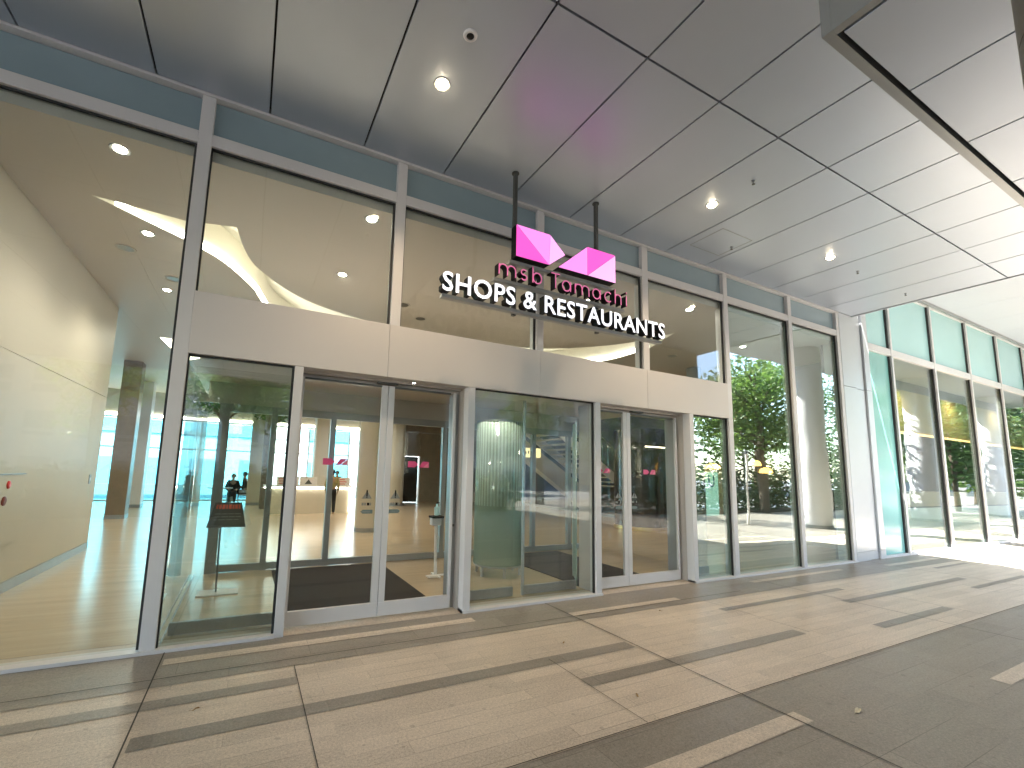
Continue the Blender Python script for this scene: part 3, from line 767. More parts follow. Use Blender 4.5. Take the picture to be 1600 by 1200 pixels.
def arcwall(cx, cy, r, a0, a1, z0, z1, n=64):
    me = bpy.data.meshes.new('drum'); vsx = []; fs = []; uv = []
    for i in range(n+1):
        a = a0+(a1-a0)*i/n
        for z in (z0, z1): vsx.append((cx+r*math.cos(a), cy+r*math.sin(a), z))
    for i in range(n): fs.append((2*i, 2*i+2, 2*i+3, 2*i+1)); uv.append((i/n, (i+1)/n))
    me.from_pydata(vsx, [], fs); ul = me.uv_layers.new(name='UV')
    for pi, p in enumerate(me.polygons):
        u0, u1 = uv[pi]
        for li, c in zip(p.loop_indices, ((u0, 0), (u1, 0), (u1, 1), (u0, 1))): ul.data[li].uv = c
        p.use_smooth = True
    me.materials.append(M['ribbed']); return me
o = bpy.data.objects.new('drum_wall', arcwall(0, 0, .363, 0, 2*math.pi, .16, 2.20)); COL.objects.link(o); o.parent = dr
s_ = o.modifiers.new('thickness', 'SOLIDIFY'); s_.thickness = .008
MB().lathe(3.385, 1.50, [(.348, .13), (.365, .14), (.365, .16), (.348, .165)], 40, cap=False).build('base_ring', M['skirt'], dr)
MB().lathe(3.385, 1.50, [(.348, 2.2), (.366, 2.2), (.366, 2.225), (.348, 2.225)], 40, cap=False).build('top_ring', M['skirt'], dr)
for k in range(6):
    a = k*math.pi/3+.3; MB().cyl(3.385+.325*math.cos(a), 1.50+.325*math.sin(a), .022, .003, .135, 12).build('leg', M['steel'], dr)
rp = thing('ribbed_screen', 'flat ribbed green glass screen beside the right doors', 'glass screen', (4.1, .65, 0))
def flatpane(pts, z0, z1):
    me = bpy.data.meshes.new('screen'); vsx = [(x-4.1, y-.65, z) for x, y in pts for z in (z0, z1)]; n = len(pts)-1
    me.from_pydata(vsx, [], [(2*i, 2*i+2, 2*i+3, 2*i+1) for i in range(n)]); ul = me.uv_layers.new(name='UV')
    for i, p in enumerate(me.polygons):
        for li, c in zip(p.loop_indices, ((i/n*.5, 0), ((i+1)/n*.5, 0), ((i+1)/n*.5, 1), (i/n*.5, 1))): ul.data[li].uv = c
    me.materials.append(M['ribbed']); return me
o = bpy.data.objects.new('pane', flatpane([(3.965, .43), (4.03, .50), (4.12, .62), (4.22, .77), (4.32, .93)], .02, 2.20)); COL.objects.link(o); o.parent = rp
s_ = o.modifiers.new('thickness', 'SOLIDIFY'); s_.thickness = .008
MB().cyl(4.33, .945, .016, .003, 2.2, 10).build('edge_post', M['skirt'], rp)
B('divider_post', M['skirt'], rp, (3.075, 3.098, .36, .40, .003, 2.38))

# notice stand
st = thing('notice_stand', 'slim floor stand with tilted dark notice board inside the left side window', 'sign stand', (-.2, 1.73, 0))
B('base_plate', M['white'], st, (-.40, .02, 1.60, 1.86, .003, .016), bevel=.003)
MB().tube([(-.21, 1.73, .016), (-.225, 1.73, .78)], .010, 10).build('pole', M['darkgrey'], st)
b = MB(); zb_, zt_ = .755, 1.02; 
def brd(u, v, o=0.): return (-.225+u*(.20-.045*v)+.06, 1.66+.17*v-.8*o, zb_+(zt_-zb_)*v+.6*o)
b.add([brd(-1, 0), brd(1, 0), brd(.9, 1), brd(-.9, 1), brd(-1, 0, -.015), brd(1, 0, -.015), brd(.9, 1, -.015), brd(-.9, 1, -.015)], [(0, 1, 2, 3), (7, 6, 5, 4), (0, 4, 5, 1), (1, 5, 6, 2), (2, 6, 7, 3), (3, 7, 4, 0)])
b.build('board', M['darkgrey'], st)
b = MB()
for r_, (v0, v1) in enumerate(((.72, .90), (.50, .53), (.38, .41), (.26, .29))):
    k = 0; u = -.75
    while u < .7:
        w_ = random.uniform(.10, .2) if r_ == 0 else random.uniform(.2, .5)
        b.add([brd(u, v0, .003), brd(min(u+w_, .78), v0, .003), brd(min(u+w_, .78), v1, .003), brd(u, v1, .003)], [(0, 1, 2, 3)], 0 if r_ == 0 else 1); u += w_+.06
b.build('notice_text', [M['redink'], M['grey_st']], st)

# hand sanitizer stand
hs = thing('sanitizer_stand', 'white hand sanitizer stand with black pump between the door sets', 'sanitizer stand', (2.45, 1.65, 0))
b = MB(); b.box(2.33, 2.62, 1.63, 1.67, .003, .022); b.box(2.455, 2.495, 1.50, 1.63, .003, .022); b.box(2.455, 2.495, 1.67, 1.8, .003, .022); b.build('base', M['white'], hs, bevel=.004)
B('foot_pedal', M['poster'], hs, (2.30, 2.44, 1.48, 1.56, .02, .045), bevel=.006)
MB().tube([(2.465, 1.65, .02), (2.445, 1.65, .92)], .022, 12).build('pole', M['white'], hs)
B('dispenser_box', M['white'], hs, (2.37, 2.51, 1.59, 1.70, .70, .80), bevel=.01); B('tray', M['black'], hs, (2.355, 2.53, 1.55, 1.71, .802, .832), bevel=.006)
MB().lathe(2.44, 1.62, [(.035, .84), (.035, .95), (.014, .965), (.014, 1.0)], 16).build('bottle', M['bluepale'], hs, smooth=True)
MB().tube([(2.44, 1.62, 1.0), (2.44, 1.62, 1.02), (2.44, 1.55, 1.02)], .009, 8).build('pump', M['black'], hs)

# indoor trees added as stand-ins for trees reflected in the side window
def stand_in_tree(x, y, lab, seed):
    rd = random.Random(seed); t = thing('stand_in_tree', lab, 'tree', (x, y, 0), 'indoor stand-ins for trees reflected in the side window')
    m = MB(); m.tube([(x, y, .003), (x-.03, y, .9), (x-.05, y, 2.0), (x-.06, y, 3.0), (x-.05, y, 3.7)], [.15, .125, .12, .115, .05], 12)
    blobs = [(x+rd.uniform(-.2, .2), y, 3.6, .55, .6, .3)]
    for k in range(9):
        a = rd.uniform(0, 6.28); q = rd.uniform(.35, 1.15); z = rd.uniform(3.3, 3.85); bx, by = x+q*math.cos(a), y+q*math.sin(a)*.8
        m.tube([(x-.05, y, 2.9), ((x+bx)/2, (y+by)/2, z-.25), (bx, by, z)], [.045, .03, .012], 6); blobs.append((bx, by, z, .42, .42, .26))
    m.build('trunk', M['bark_grey'], t, smooth=True); leaf_cloud('crown', blobs, 1500, .075, M['leaf_b'], t, seed)
stand_in_tree(-.80, 13.0, 'stand-in for a reflected thick trunked tree behind the dark side window, left one', 41)
stand_in_tree(.60, 13.0, 'stand-in for a reflected thick trunked tree behind the dark side window, right one', 42)
# counter
ct = thing('reception_counter', 'oak reception counter with glowing white edge', 'counter', (2.0, 10.9, 0))
B('front_panel', M['plaster'], ct, (.6, 3.1, 10.9, 11.5, .003, .80)); B('top', M['white'], ct, (.5, 3.2, 10.85, 11.6, .84, .88))
B('edge_light', M['led'], ct, (.5, 3.2, 10.86, 10.9, .802, .838), (3.1, 3.14, 10.86, 10.9, .05, .80))
for a, b, lab in ((.85, 1.5, 'white notice with red print on the counter, left one'), (1.52, 2.05, 'pale notice with dark triangle on the counter'), (2.7, 3.1, 'white notice with red print at the right end of the counter')):
    n = thing('counter_notice', lab, 'notice', ((a+b)/2, 11.0, .88)); B('sheet', M['poster'], n, (a, b, 11.0, 11.02, .882, 1.16))
    q = MB()
    if 'triangle' in lab: q.prism_xz([(a+.15, .93), (a+.38, .93), (a+.265, 1.08)], 10.995, 10.999, 0, 0); q.build('triangle_mark', M['darkgrey'], n)
    else:
        for k in range(3): q.box(a+.05, a+.05+(b-a)*random.uniform(.4, .8), 10.995, 10.999, .93+.07*k, .96+.07*k)
        q.build('printed_lines', M['redink'], n)

# stairs
sr = thing('staircase', 'white staircase with glass balustrade climbing behind the right doors', 'stairs', (10, 7.4, 0))
m = MB(); stp = MB(); n = 22
xa, za, xb, zb2 = 6.2, ZI+.1, 11.5, 1.02
def sz(x): return za+(x-xa)*(zb2-za)/(xb-xa)
for y in (6.9, 8.5): m.add([(xa, y, sz(xa)-.16), (xb, y, sz(xb)-.16), (xb, y, sz(xb)+.17), (xa, y, sz(xa)+.17), (xa, y+.05, sz(xa)-.16), (xb, y+.05, sz(xb)-.16), (xb, y+.05, sz(xb)+.17), (xa, y+.05, sz(xa)+.17)], [(0, 1, 2, 3), (7, 6, 5, 4), (0, 4, 5, 1), (3, 2, 6, 7), (0, 3, 7, 4), (1, 5, 6, 2)])
m.build('stringer', M['white'], sr)
for k in range(n):
    x = xa+(xb-xa)*(k+.5)/n; stp.box(x-.16, x+.16, 6.96, 8.49, sz(x)-.02, sz(x)+.02)
stp.build('tread', M['plaster'], sr)
m = MB(); m.add([(xa, 6.93, sz(xa)+.2), (xb, 6.93, sz(xb)+.2), (xb, 6.93, sz(xb)+1.0), (xa, 6.93, sz(xa)+1.0)], [(0, 1, 2, 3)]); m.build('balustrade_glass', M['glass_door'], sr)
MB().tube([(xa, 6.93, sz(xa)+1.02), (xb, 6.93, sz(xb)+1.02)], .025, 8).build('handrail', M['steel'], sr)
s2_ = thing('stair_soffit', 'pale sloping soffit under the staircase', 'soffit', (9.5, 8, 0))
m = MB(); m.add([(7.2, 8.56, sz(7.2)-.3), (11.4, 8.56, sz(11.4)-.3), (11.4, 8.9, sz(11.4)-.3), (7.2, 8.9, sz(7.2)-.3), (7.2, 8.56, sz(7.2)-.9), (11.4, 8.56, .02), (11.4, 8.9, .02), (7.2, 8.9, sz(7.2)-.9)], [(3, 2, 1, 0), (4, 5, 6, 7), (0, 1, 5, 4), (1, 2, 6, 5), (2, 3, 7, 6), (3, 0, 4, 7)]); m.build('panel', M['plaster'], s2_)

bo = thing('dark_booth', 'glossy black round booth with brass base ring behind the right doors', 'booth', (10.2, 5.0, 0))
MB().cyl(10.1, 5.05, .72, .10, 2.78, 40).build('drum', M['dark'], bo, smooth=True); MB().cyl(10.1, 5.05, .74, .003, .10, 40).build('base_ring', M['gold'], bo, smooth=True)
B('edge_light', M['led_soft'], bo, (9.5, 10.3, 4.28, 4.30, 2.25, 2.28))
ds = thing('display_screen', 'dark upright information screen on the beige column', 'screen', (5.9, 4.9, 0))
B('housing', M['black'], ds, (5.83, 5.98, 4.88, 4.93, .35, 1.75)); B('stand_foot', M['darkgrey'], ds, (5.8, 6.0, 4.80, 5.0, .003, .35))
gp = thing('guide_poster', 'pale green guide poster on the column behind the middle window', 'poster', (5.45, 4.93, 1.3))
B('sheet', M['kiosk'], gp, (5.42, 5.62, 4.915, 4.935, 1.15, 1.85)); B('small_sheet', M['bluepale'], gp, (5.42, 5.60, 4.915, 4.935, .78, .95))
li = thing('lit_shop_sign', 'small glowing yellow shop sign with dark marks behind the middle window', 'sign', (6.75, 6.0, 2))
B('lightbox', emit('yellow_lightbox', (1., .85, .45), .12, (.8, .7, .4)), li, (6.5, 7.3, 6.0, 6.08, 1.90, 2.16))
B('marks', M['black'], li, (6.68, 6.71, 5.99, 5.999, 2.0, 2.08), (6.78, 6.81, 5.99, 5.999, 1.99, 2.06), (6.87, 6.90, 5.99, 5.999, 2.0, 2.08), (6.97, 7.06, 5.99, 5.999, 1.98, 2.09))

ks = thing('guide_kiosk', 'tall mint green lit kiosk marked with a blue U', 'kiosk', (11.1, 3.5, 0))
B('body', M['white'], ks, (10.62, 11.50, 3.41, 3.75, .003, 1.68)); B('screen', M['kiosk'], ks, (10.68, 11.18, 3.398, 3.409, .50, 1.62))
q = MB(); ribbon(q, [(10.80, 1.55)]+arc(10.90, 1.36, .10, .10, 180, 360, 10)+[(11.0, 1.55)], .05, 3.388, 3.397)
q.build('letter_mark', [M['blueink'], M['blueink']], ks)
for x, y, z, s_, lab in ((10.55, 3.1, 1.70, .8, 'orange glowing pendant lamp above the mint kiosk'), (11.1, 2.1, 1.62, .6, 'orange glowing pendant lamp right of the slim column, lower one'), (11.3, 2.45, 1.80, .5, 'small orange pendant lamp, furthest right')):
    p = thing('pendant_lamp', lab, 'lamp', (x, y, z), 'orange pendant lamps')
    MB().lathe(x, y, [(.22*s_, z), (.24*s_, z+.02), (.20*s_, z+.09), (.05, z+.13)], 24).build('shade', M['amber'], p, smooth=True); MB().cyl(x, y, .006, z+.13, ZI, 6).build('cord', M['black'], p)

# interior of second shop
sh = thing('shop_counter', 'long low oak counter inside the further shop', 'counter', (18, 3, 0))
B('front', M['timber'], sh, (14.2, 25, 1.0, 1.5, .87, 1.25)); B('plinth', M['poster'], sh, (14.2, 25, 1.02, 1.5, .003, .83)); B('shadow_slot', M['black'], sh, (14.2, 25, 1.05, 1.45, .831, .869))
ob = thing('timber_band', 'warm oak bulkhead band inside the further shop', 'bulkhead', (18, 1.2, 3))
B('panel', M['timber_gold'], ob, (14.2, 25.9, 1.0, 1.25, 2.82, 3.95)); B('edge_light', emit('amber_edge', (1., .5, .12), .35), ob, (14.2, 25.9, .98, .999, 2.76, 2.819)); B('cap', M['darkgrey'], ob, (14.2, 25.9, 1.0, 1.25, 3.951, ZI-.004))
structure(B('partition', M['darkgrey'], None, (11.73, 26, 9.0, 9.1, .0, ZI-.004), (26, 26.1, .14, 9.1, 0, ZI-.004)))
k = 0
for x, y in ((-1.231, .30), (-1.299, 1.952), (-1.371, 3.937), (.998, .30), (.98, 1.92), (6.252, .35), (3.1, 1.9), (9.0, 1.2), (13.4, 1.5), (15.6, 1.6), (14.4, 3.0), (19, 1.8), (4.6, .9), (-5, 3)):
    labs = ['bright downlight in the lobby ceiling, upper left of the leftmost window', 'lobby downlight beside the glowing cove tip in the leftmost window', 'lobby downlight lowest in the leftmost window', 'lobby downlight in the upper pane above the left doors, nearest the glass',
            'lobby downlight in the upper pane above the left doors, further inside', 'lobby downlight in the upper pane below the right end of the hanging sign', 'lobby downlight behind the hanging sign', 'lobby downlight behind the clear window right of the doors', 'downlight in the further shop, upper left',
            'downlight in the further shop behind its second pane', 'downlight in the further shop, low in its second pane', 'downlight in the further shop behind its fourth pane', 'lobby downlight right of the hanging sign centre', 'lobby downlight left of the cream wall']
    downlight(x, y, ZI, labs[k], 'lobby downlights', .062, 'lamp_cool'); k += 1
for x, y, lab in ((1.05, 1.2, 'downlight in the low ceiling behind the left leaf of the left doors'), (1.9, 1.25, 'downlight in the low ceiling behind the right leaf of the left doors'), (4.8, 1.2, 'downlight in the low ceiling behind the right sliding doors')):
    downlight(x, y, 2.63, lab, 'low ceiling downlights', .04, 'lamp_cool')
for x, y, lab in ((-1.627, 2.551, 'round ceiling speaker grille in the leftmost window, lit crescent'), (-1.209, 3.375, 'round grey ceiling speaker by the post in the leftmost window'), (2.584, 3.101, 'dark round ceiling speaker in the pane left of the hanging sign'), (2.1, 2.6, 'dark round ceiling speaker further left of the hanging sign'), (8.4, 2.459, 'round ceiling speaker under the right end of the sign')):
    t = thing('ceiling_speaker', lab, 'speaker', (x, y, ZI), 'round ceiling speakers')
    MB().lathe(x, y, [(.085, ZI-.002), (.11, ZI-.012), (.115, ZI)], 24, cap=False).build('rim', M['ceil_in'], t, smooth=True); MB().lathe(x, y, [(.088, ZI-.003), (.02, ZI-.004)], 24).build('grille', M['darkgrey'] if 'dark' in lab else M['skirt'], t)

# interior lamps just under the ceilings, many without a fitting of their own
W = (1, .87, .72)
for x, y, e in ((-1.0, 1.95, 42), (-1.1, 3.94, 60), (1.0, 1.92, 36), (3.1, 1.9, 36), (1.2, 8.2, 65), (-1., 11.5, 50), (4.2, 9.5, 90), (7.2, 6.0, 80), (8.6, 1.6, 28), (3.2, 13.6, 80), (11.5, 3.5, 16), (15, .55, 60), (18.4, .55, 60), (22, .55, 60), (-5, 9, 40), (6.2, 1.2, 40)):
    spot('ceiling_spot', x, y, ZI-.05, e, W, 150, .08)
for x in (1.05, 1.9, 4.8, 3.1): spot('ceiling_spot', x, 1.2, 2.56, 13, W, 150, .05)

# ------------------------------------------------------------------ people
def skin_mesh(name, verts, edges, radii, mat, parent, sub=2):
    me = bpy.data.meshes.new(name); me.from_pydata(verts, edges, [])
    o = bpy.data.objects.new(name, me); COL.objects.link(o)
    mo = o.modifiers.new('skin', 'SKIN')
    if not me.skin_vertices: 
        with bpy.context.temp_override(object=o, active_object=o): bpy.ops.object.skin_root_mark() if False else None
    sv = me.skin_vertices[0].data if me.skin_vertices else None
    for i, r in enumerate(radii):
        rr = r if isinstance(r, tuple) else (r, r)
        sv[i].radius = rr; sv[i].use_root = (i == 0)
    sb = o.modifiers.new('sub', 'SUBSURF'); sb.levels = sub; sb.render_levels = sub
    bpy.context.view_layer.update()
    ev = o.evaluated_get(bpy.context.evaluated_depsgraph_get())
    m2 = bpy.data.meshes.new_from_object(ev); m2.name = name
    bpy.data.objects.remove(o); bpy.data.meshes.remove(me)
    m2.materials.clear(); m2.materials.append(mat)
    for p in m2.polygons: p.use_smooth = True; p.material_index = 0
    o = bpy.data.objects.new(name, m2); COL.objects.link(o); o.parent = parent
    return o
def person(label, loc, rot, h, pose, top, bottom, coat=False, hat=False, group=None):
    t = thing('person', label, 'person', loc, group)
    k = h/1.70
    V_, E_, R_ = [], [], []
    def v(x, y, z, r): V_.append((x*k, y*k, z*k)); R_.append((r*k, r*k) if not isinstance(r, tuple) else (r[0]*k, r[1]*k)); return len(V_)-1
    def e(a, b): E_.append((a, b))
    P = dict(pelvis=(0, 0, .93), chest=(0, 0, 1.25), neck=(0, 0, 1.45), head=(0, -.015, 1.58))
    sit = pose == 'sit'
    dz = -.45 if sit else 0
    pel = v(0, 0, .93+dz, (.155, .11)); ab = v(0, .01, 1.08+dz, (.14, .10)); chs = v(0, 0, 1.28+dz, (.165, .105)); nk = v(0, -.005, 1.44+dz, .055); hb = v(0, -.01, 1.50+dz, .06); hd = v(0, -.02, 1.59+dz, (.078, .092)); tp = v(0, -.012, 1.665+dz, (.06, .07))
    for a, b in ((pel, ab), (ab, chs), (chs, nk), (nk, hb), (hb, hd), (hd, tp)): e(a, b)
    arms = []
    for s in (-1, 1):
        shd = v(s*.175, 0, 1.38+dz, .056)
        if pose == 'phone': el = v(s*.27, -.10, 1.13, .042); wr = v(s*.10, -.27, 1.30, .03); hdn = (s*.05, -.315, 1.36)
        elif sit: el = v(s*.25, -.05, 1.10+dz, .042); wr = v(s*.15, -.27, 1.05+dz, .03); hdn = (s*.12, -.35, 1.05+dz)
        elif pose == 'walk': el = v(s*.22, -.06*s, 1.12, .042); wr = v(s*.21, -.16*s-.02, .90, .03); hdn = (s*.20, -.20*s-.02, .82)
        else: el = v(s*.23, .02, 1.12, .042); wr = v(s*.22, -.08, .90, .03); hdn = (s*.215, -.11, .82)
        e(chs, shd); e(shd, el); e(el, wr)
        pm = v(*hdn, (.034, .018)); e(wr, pm); d_ = (Vector(hdn)-Vector(V_[wr])/k).normalized(); side = Vector((0, 1, 0)) if abs(d_.y) < .6 else Vector((1, 0, 0))
        for q in range(4):
            off = side*(-.026+.0175*q); ln = (.062, .072, .068, .052)[q]
            a = v(*(Vector(hdn)+off+d_*.035), .0085); b = v(*(Vector(hdn)+off+d_*(.035+ln*.55)+Vector((-s*.006, 0, 0))), .008); c = v(*(Vector(hdn)+off+d_*(.035+ln)+Vector((-s*.018, 0, 0))), .0065); e(pm, a); e(a, b); e(b, c)
        a = v(*(Vector(hdn)+side*-.045+d_*.01), .010); b = v(*(Vector(hdn)+side*-.058+d_*.045), .008); e(pm, a); e(a, b)
    legs = []
    for s in (-1, 1):
        hp = v(s*.09, 0, .88+dz, .088)
        if sit: kn = v(s*.10, -.42, .50, .06); an = v(s*.10, -.40, .09, .038); ft = v(s*.11, -.55, .035, .036)
        elif pose == 'walk': kn = v(s*.09, -.10*s-.04, .49, .058); an = v(s*.09, -.22*s+.02, .09, .038); ft = v(s*.10, -.22*s-.12, .035, .036)
        else: kn = v(s*.095, -.01, .49, .058); an = v(s*.10, .01, .09, .038); ft = v(s*.11, -.13, .035, .036)
        e(pel, hp); e(hp, kn); e(kn, an); e(an, ft); legs.append((hp, kn, an))
    body = skin_mesh('body', V_, E_, R_, M['skin'], t)
    def sub(names, edges, grow, mat, nm, extra=None):
        vv = [V_[i] for i in names]; rr = [tuple(x+grow*k for x in R_[i]) for i in names]; mp = {i: j for j, i in enumerate(names)}
        ee = [(mp[a], mp[b]) for a, b in edges]
        return skin_mesh(nm, vv, ee, rr, mat, t)
    ar = [i for i in range(7, len(V_))]
    shl = [(a, b) for a, b in E_ if a == chs and b > 6]
    ids = [pel, ab, chs, nk]; ed = [(pel, ab), (ab, chs), (chs, nk)]
    for a, b in shl: ids += [b, b+1, b+2]; ed += [(chs, b), (b, b+1), (b+1, b+2)]
    R_[nk] = tuple(x*.9 for x in R_[nk])
    sub(ids, ed, .014, top, 'jacket')
    ids = [pel]; ed = []
    for a, b, c in legs: ids += [a, b, c]; ed += [(pel, a), (a, b), (b, c)]
    sub(ids, ed, .018, bottom, 'trousers')
    if coat:
        m = MB(); m.lathe(0, 0, [(.185*k, 1.10*k), (.20*k, .95*k), (.27*k, .65*k), (.33*k, .44*k)], 28, cap=False); m.v = [(x, y*.72, z) for x, y, z in m.v]
        o = MB(); me = m; oo = bpy.data.meshes.new('coat_skirt'); oo.from_pydata(m.v, [], m.f); oo.materials.append(top)
        for p in oo.polygons: p.use_smooth = True
        q = bpy.data.objects.new('coat_skirt', oo); COL.objects.link(q); q.parent = t; q.modifiers.new('t', 'SOLIDIFY').thickness = .012
    # hair cap and face
    hc_ = Vector(V_[hd])
    m = MB()
    n = 20; rings = []
    prof = [(0.0, 1.0), (.5, .88), (.82, .58), (.98, .2), (1.0, -.15), (.93, -.5)]
    for rr, zz in prof:
        for i in range(n):
            a = 2*math.pi*i/n
            fr = max(0, -math.sin(a)); z = zz if zz > .4 else zz+(.42-zz)*min(1, fr*1.6)
            m.v.append((hc_.x+rr*.092*k*math.cos(a), hc_.y+.006*k+rr*.106*k*math.sin(a), hc_.z+.02*k+z*.108*k))
    for q in range(len(prof)-1):
        for i in range(n): m.f.append([q*n+i, (q+1)*n+i, (q+1)*n+(i+1) % n, q*n+(i+1) % n]); m.mi.append(0)
    hm = bpy.data.meshes.new('hair'); hm.from_pydata(m.v, [], m.f); hm.materials.append(M['hair'])
    for p in hm.polygons: p.use_smooth = True
    q = bpy.data.objects.new('hair', hm); COL.objects.link(q); q.parent = t; q.modifiers.new('t', 'SOLIDIFY').thickness = .008
    m = MB()
    for s in (-1, 1):
        for a, b, c, r, mi in ((s*.032, -.088, .0, .010, 1), (s*.088, .01, -.01, .022, 0)):
            f_ = MB().lathe(0, 0, [(r*.1, -r), (r*.7, -r*.7), (r, 0), (r*.7, r*.7), (r*.1, r)], 10); m.add([(hc_.x+(a+u*.6)*k, hc_.y+(b+w_*.6)*k, hc_.z+(c+z_)*k) for u, w_, z_ in f_.v], f_.f, mi)
    m.add([(hc_.x-.014*k, hc_.y-.088*k, hc_.z-.035*k), (hc_.x+.014*k, hc_.y-.088*k, hc_.z-.035*k), (hc_.x, hc_.y-.115*k, hc_.z-.03*k), (hc_.x, hc_.y-.09*k, hc_.z+.01*k)], [(0, 1, 2), (0, 2, 3), (2, 1, 3), (1, 0, 3)], 0)
    m.add([(hc_.x-.024*k, hc_.y-.084*k, hc_.z-.056*k), (hc_.x+.024*k, hc_.y-.084*k, hc_.z-.056*k), (hc_.x+.018*k, hc_.y-.089*k, hc_.z-.064*k), (hc_.x-.018*k, hc_.y-.089*k, hc_.z-.064*k)], [(0, 1, 2, 3)], 2)
    fm = bpy.data.meshes.new('face'); fm.from_pydata(m.v, [], m.f)
    for mt in (M['skin'], M['black'], M['maroon']): fm.materials.append(mt)
    fm.polygons.foreach_set('material_index', m.mi)
    q = bpy.data.objects.new('face', fm); COL.objects.link(q); q.parent = t
    t.rotation_euler = (0, 0, rot)
    return t
person('person in a loose teal coat standing far left behind the dark side window', (-1.88, 15.6, 0), R(200), 1.25, 'stand', M['cloth_teal'], M['cloth_teal'], coat=True)
person('person in black seated at the white table facing the entrance', (-.44, 15.3, 0), R(0), 1.55, 'sit', M['cloth_black'], M['cloth_black'])
person('person in black top and pale striped trousers seated in profile', (-.05, 15.75, 0), R(-90), 1.66, 'sit', M['cloth_black'], M['cloth_white'])
person('person in olive patterned shirt and black trousers at the counter', (2.42, 10.35, 0), R(170), 1.42, 'stand', M['cloth_olive'], M['cloth_black'])
person('person with dark jacket standing behind the counter', (3.05, 13.2, 0), R(0), 1.36, 'stand', M['cloth_black'], M['cloth_black'])
def lobby_chair(x, y, rz, lab):
    t = thing('lobby_chair', lab, 'chair', (x, y, 0), 'black lobby chairs')
    B('seat', M['black'], t, (x-.21, x+.21, y-.21, y+.21, .37, .40), bevel=.01); B('backrest', M['black'], t, (x-.2, x+.2, y+.185, y+.21, .40, .72), bevel=.008)
    for a in (-.18, .18):
        for b_ in (-.18, .18): B('leg', M['steel'], t, (x+a-.012, x+a+.012, y+b_-.012, y+b_+.012, .003, .37))
    t.rotation_euler = (0, 0, rz)
lobby_chair(-.42, 15.32, 0, 'black chair under the person facing the entrance'); lobby_chair(-.05, 15.75, R(-90), 'black chair under the person seated in profile')
tb = thing('round_table', 'small white round table beside the seated people', 'table', (-.7, 14.9, 0))
MB().cyl(-.85, 15.0, .42, .60, .63, 28).build('top', M['white'], tb); MB().cyl(-.85, 15.0, .03, .02, .60, 12).build('leg', M['steel'], tb); MB().cyl(-.85, 15.0, .24, .003, .02, 24).build('base', M['steel'], tb)
# photographer, standing behind the lens and mirrored in the side window
ph = person('person in flared dark coat and beige trousers holding up a phone before the side window', (-.16, -4.80, .004), R(180-8), 1.60, 'phone', M['cloth_grey'], M['cloth_beige'], coat=True)
tag(B('phone', M['phone'], None, (-.085, .085, -4.402, -4.394, 1.425, 1.505), bevel=.003), 'black phone held level by the photographer in the flared coat', 'phone')

# ------------------------------------------------------------------ greenery, outside world
def tree(x, y, h, cr, z0, lab, mat, n, seed, tr=.13, size=.13):
    rd = random.Random(seed)
    t = thing('street_tree', lab, 'tree', (x, y, 0), 'trees outside the canopy')
    m = MB(); lean = (rd.uniform(-.2, .2), rd.uniform(-.2, .2))
    m.tube([(x, y, 0), (x+lean[0]*.3, y+lean[1]*.3, h*.3), (x+lean[0], y+lean[1], h*.62), (x+lean[0]*1.4, y+lean[1], h*.9)], [tr*1.25, tr, tr*.7, tr*.2], 10)
    blobs = []
    for k in range(9):
        a = rd.uniform(0, 6.28); q = rd.uniform(.25, 1.)*cr; z = z0+(h-z0)*rd.uniform(.08, .95)
        bx, by = x+lean[0]+q*math.cos(a), y+lean[1]+q*math.sin(a); r_ = cr*rd.uniform(.32, .55)
        m.tube([(x+lean[0]*.8, y+lean[1]*.8, max(z0*.7, z-1.1)), ((x+bx)/2, (y+by)/2, z-.35), (bx, by, z)], [tr*.4, tr*.25, tr*.08], 6)
        blobs.append((bx, by, z, r_, r_, r_*.7))
    blobs.append((x, y, (h+z0)/2, cr*.6, cr*.6, (h-z0)*.45))
    m.build('trunk', M['bark'], t, smooth=True); leaf_cloud('crown', blobs, n, size, mat, t, seed)
    return t
tree(20.5, -7.6, 7.0, 2.4, 2.4, 'bushy green tree with dark trunk mirrored in the window beside the silver pier', M['leaf_a'], 5200, 3, .17)
tree(12.6, -13.5, 8.5, 2.8, 2.6, 'tall leafy tree behind the bushy one across the plaza', M['leaf_b'], 4200, 4, .16)
tree(23.5, -9.6, 8.0, 2.8, 2.0, 'sunlit tree outside the further shop wall', M['leaf_a'], 4200, 5, .16)
tree(30.5, -8.5, 7.5, 2.8, 1.8, 'broad green tree at the far end of the colonnade', M['leaf_b'], 3600, 6, .16)
tree(26.5, -13.5, 9, 3.2, 2.0, 'large background tree beyond the colonnade', M['leaf_a'], 3600, 9, .18)
tree(-.95, -18.6, 8.0, 3.2, 3.2, 'thick trunked tree mirrored in the dark side window, left one', M['leaf_b'], 5200, 7, .26)
tree(1.2, -19.4, 8.0, 3.0, 3.3, 'thick trunked tree mirrored in the dark side window, right one', M['leaf_a'], 4800, 8, .24)
tree(-6, -20, 8.5, 3.2, 2.8, 'leafy tree opposite the leftmost window', M['leaf_a'], 3600, 10, .22)
tree(6.5, -20.5, 8.5, 3.2, 2.8, 'leafy tree across the plaza facing the right doors', M['leaf_b'], 3600, 11, .22)
tree(19.5, -14.5, 8.5, 3.0, 1.6, 'dense tree behind the plaza hedge', M['leaf_b'], 3600, 12, .2)
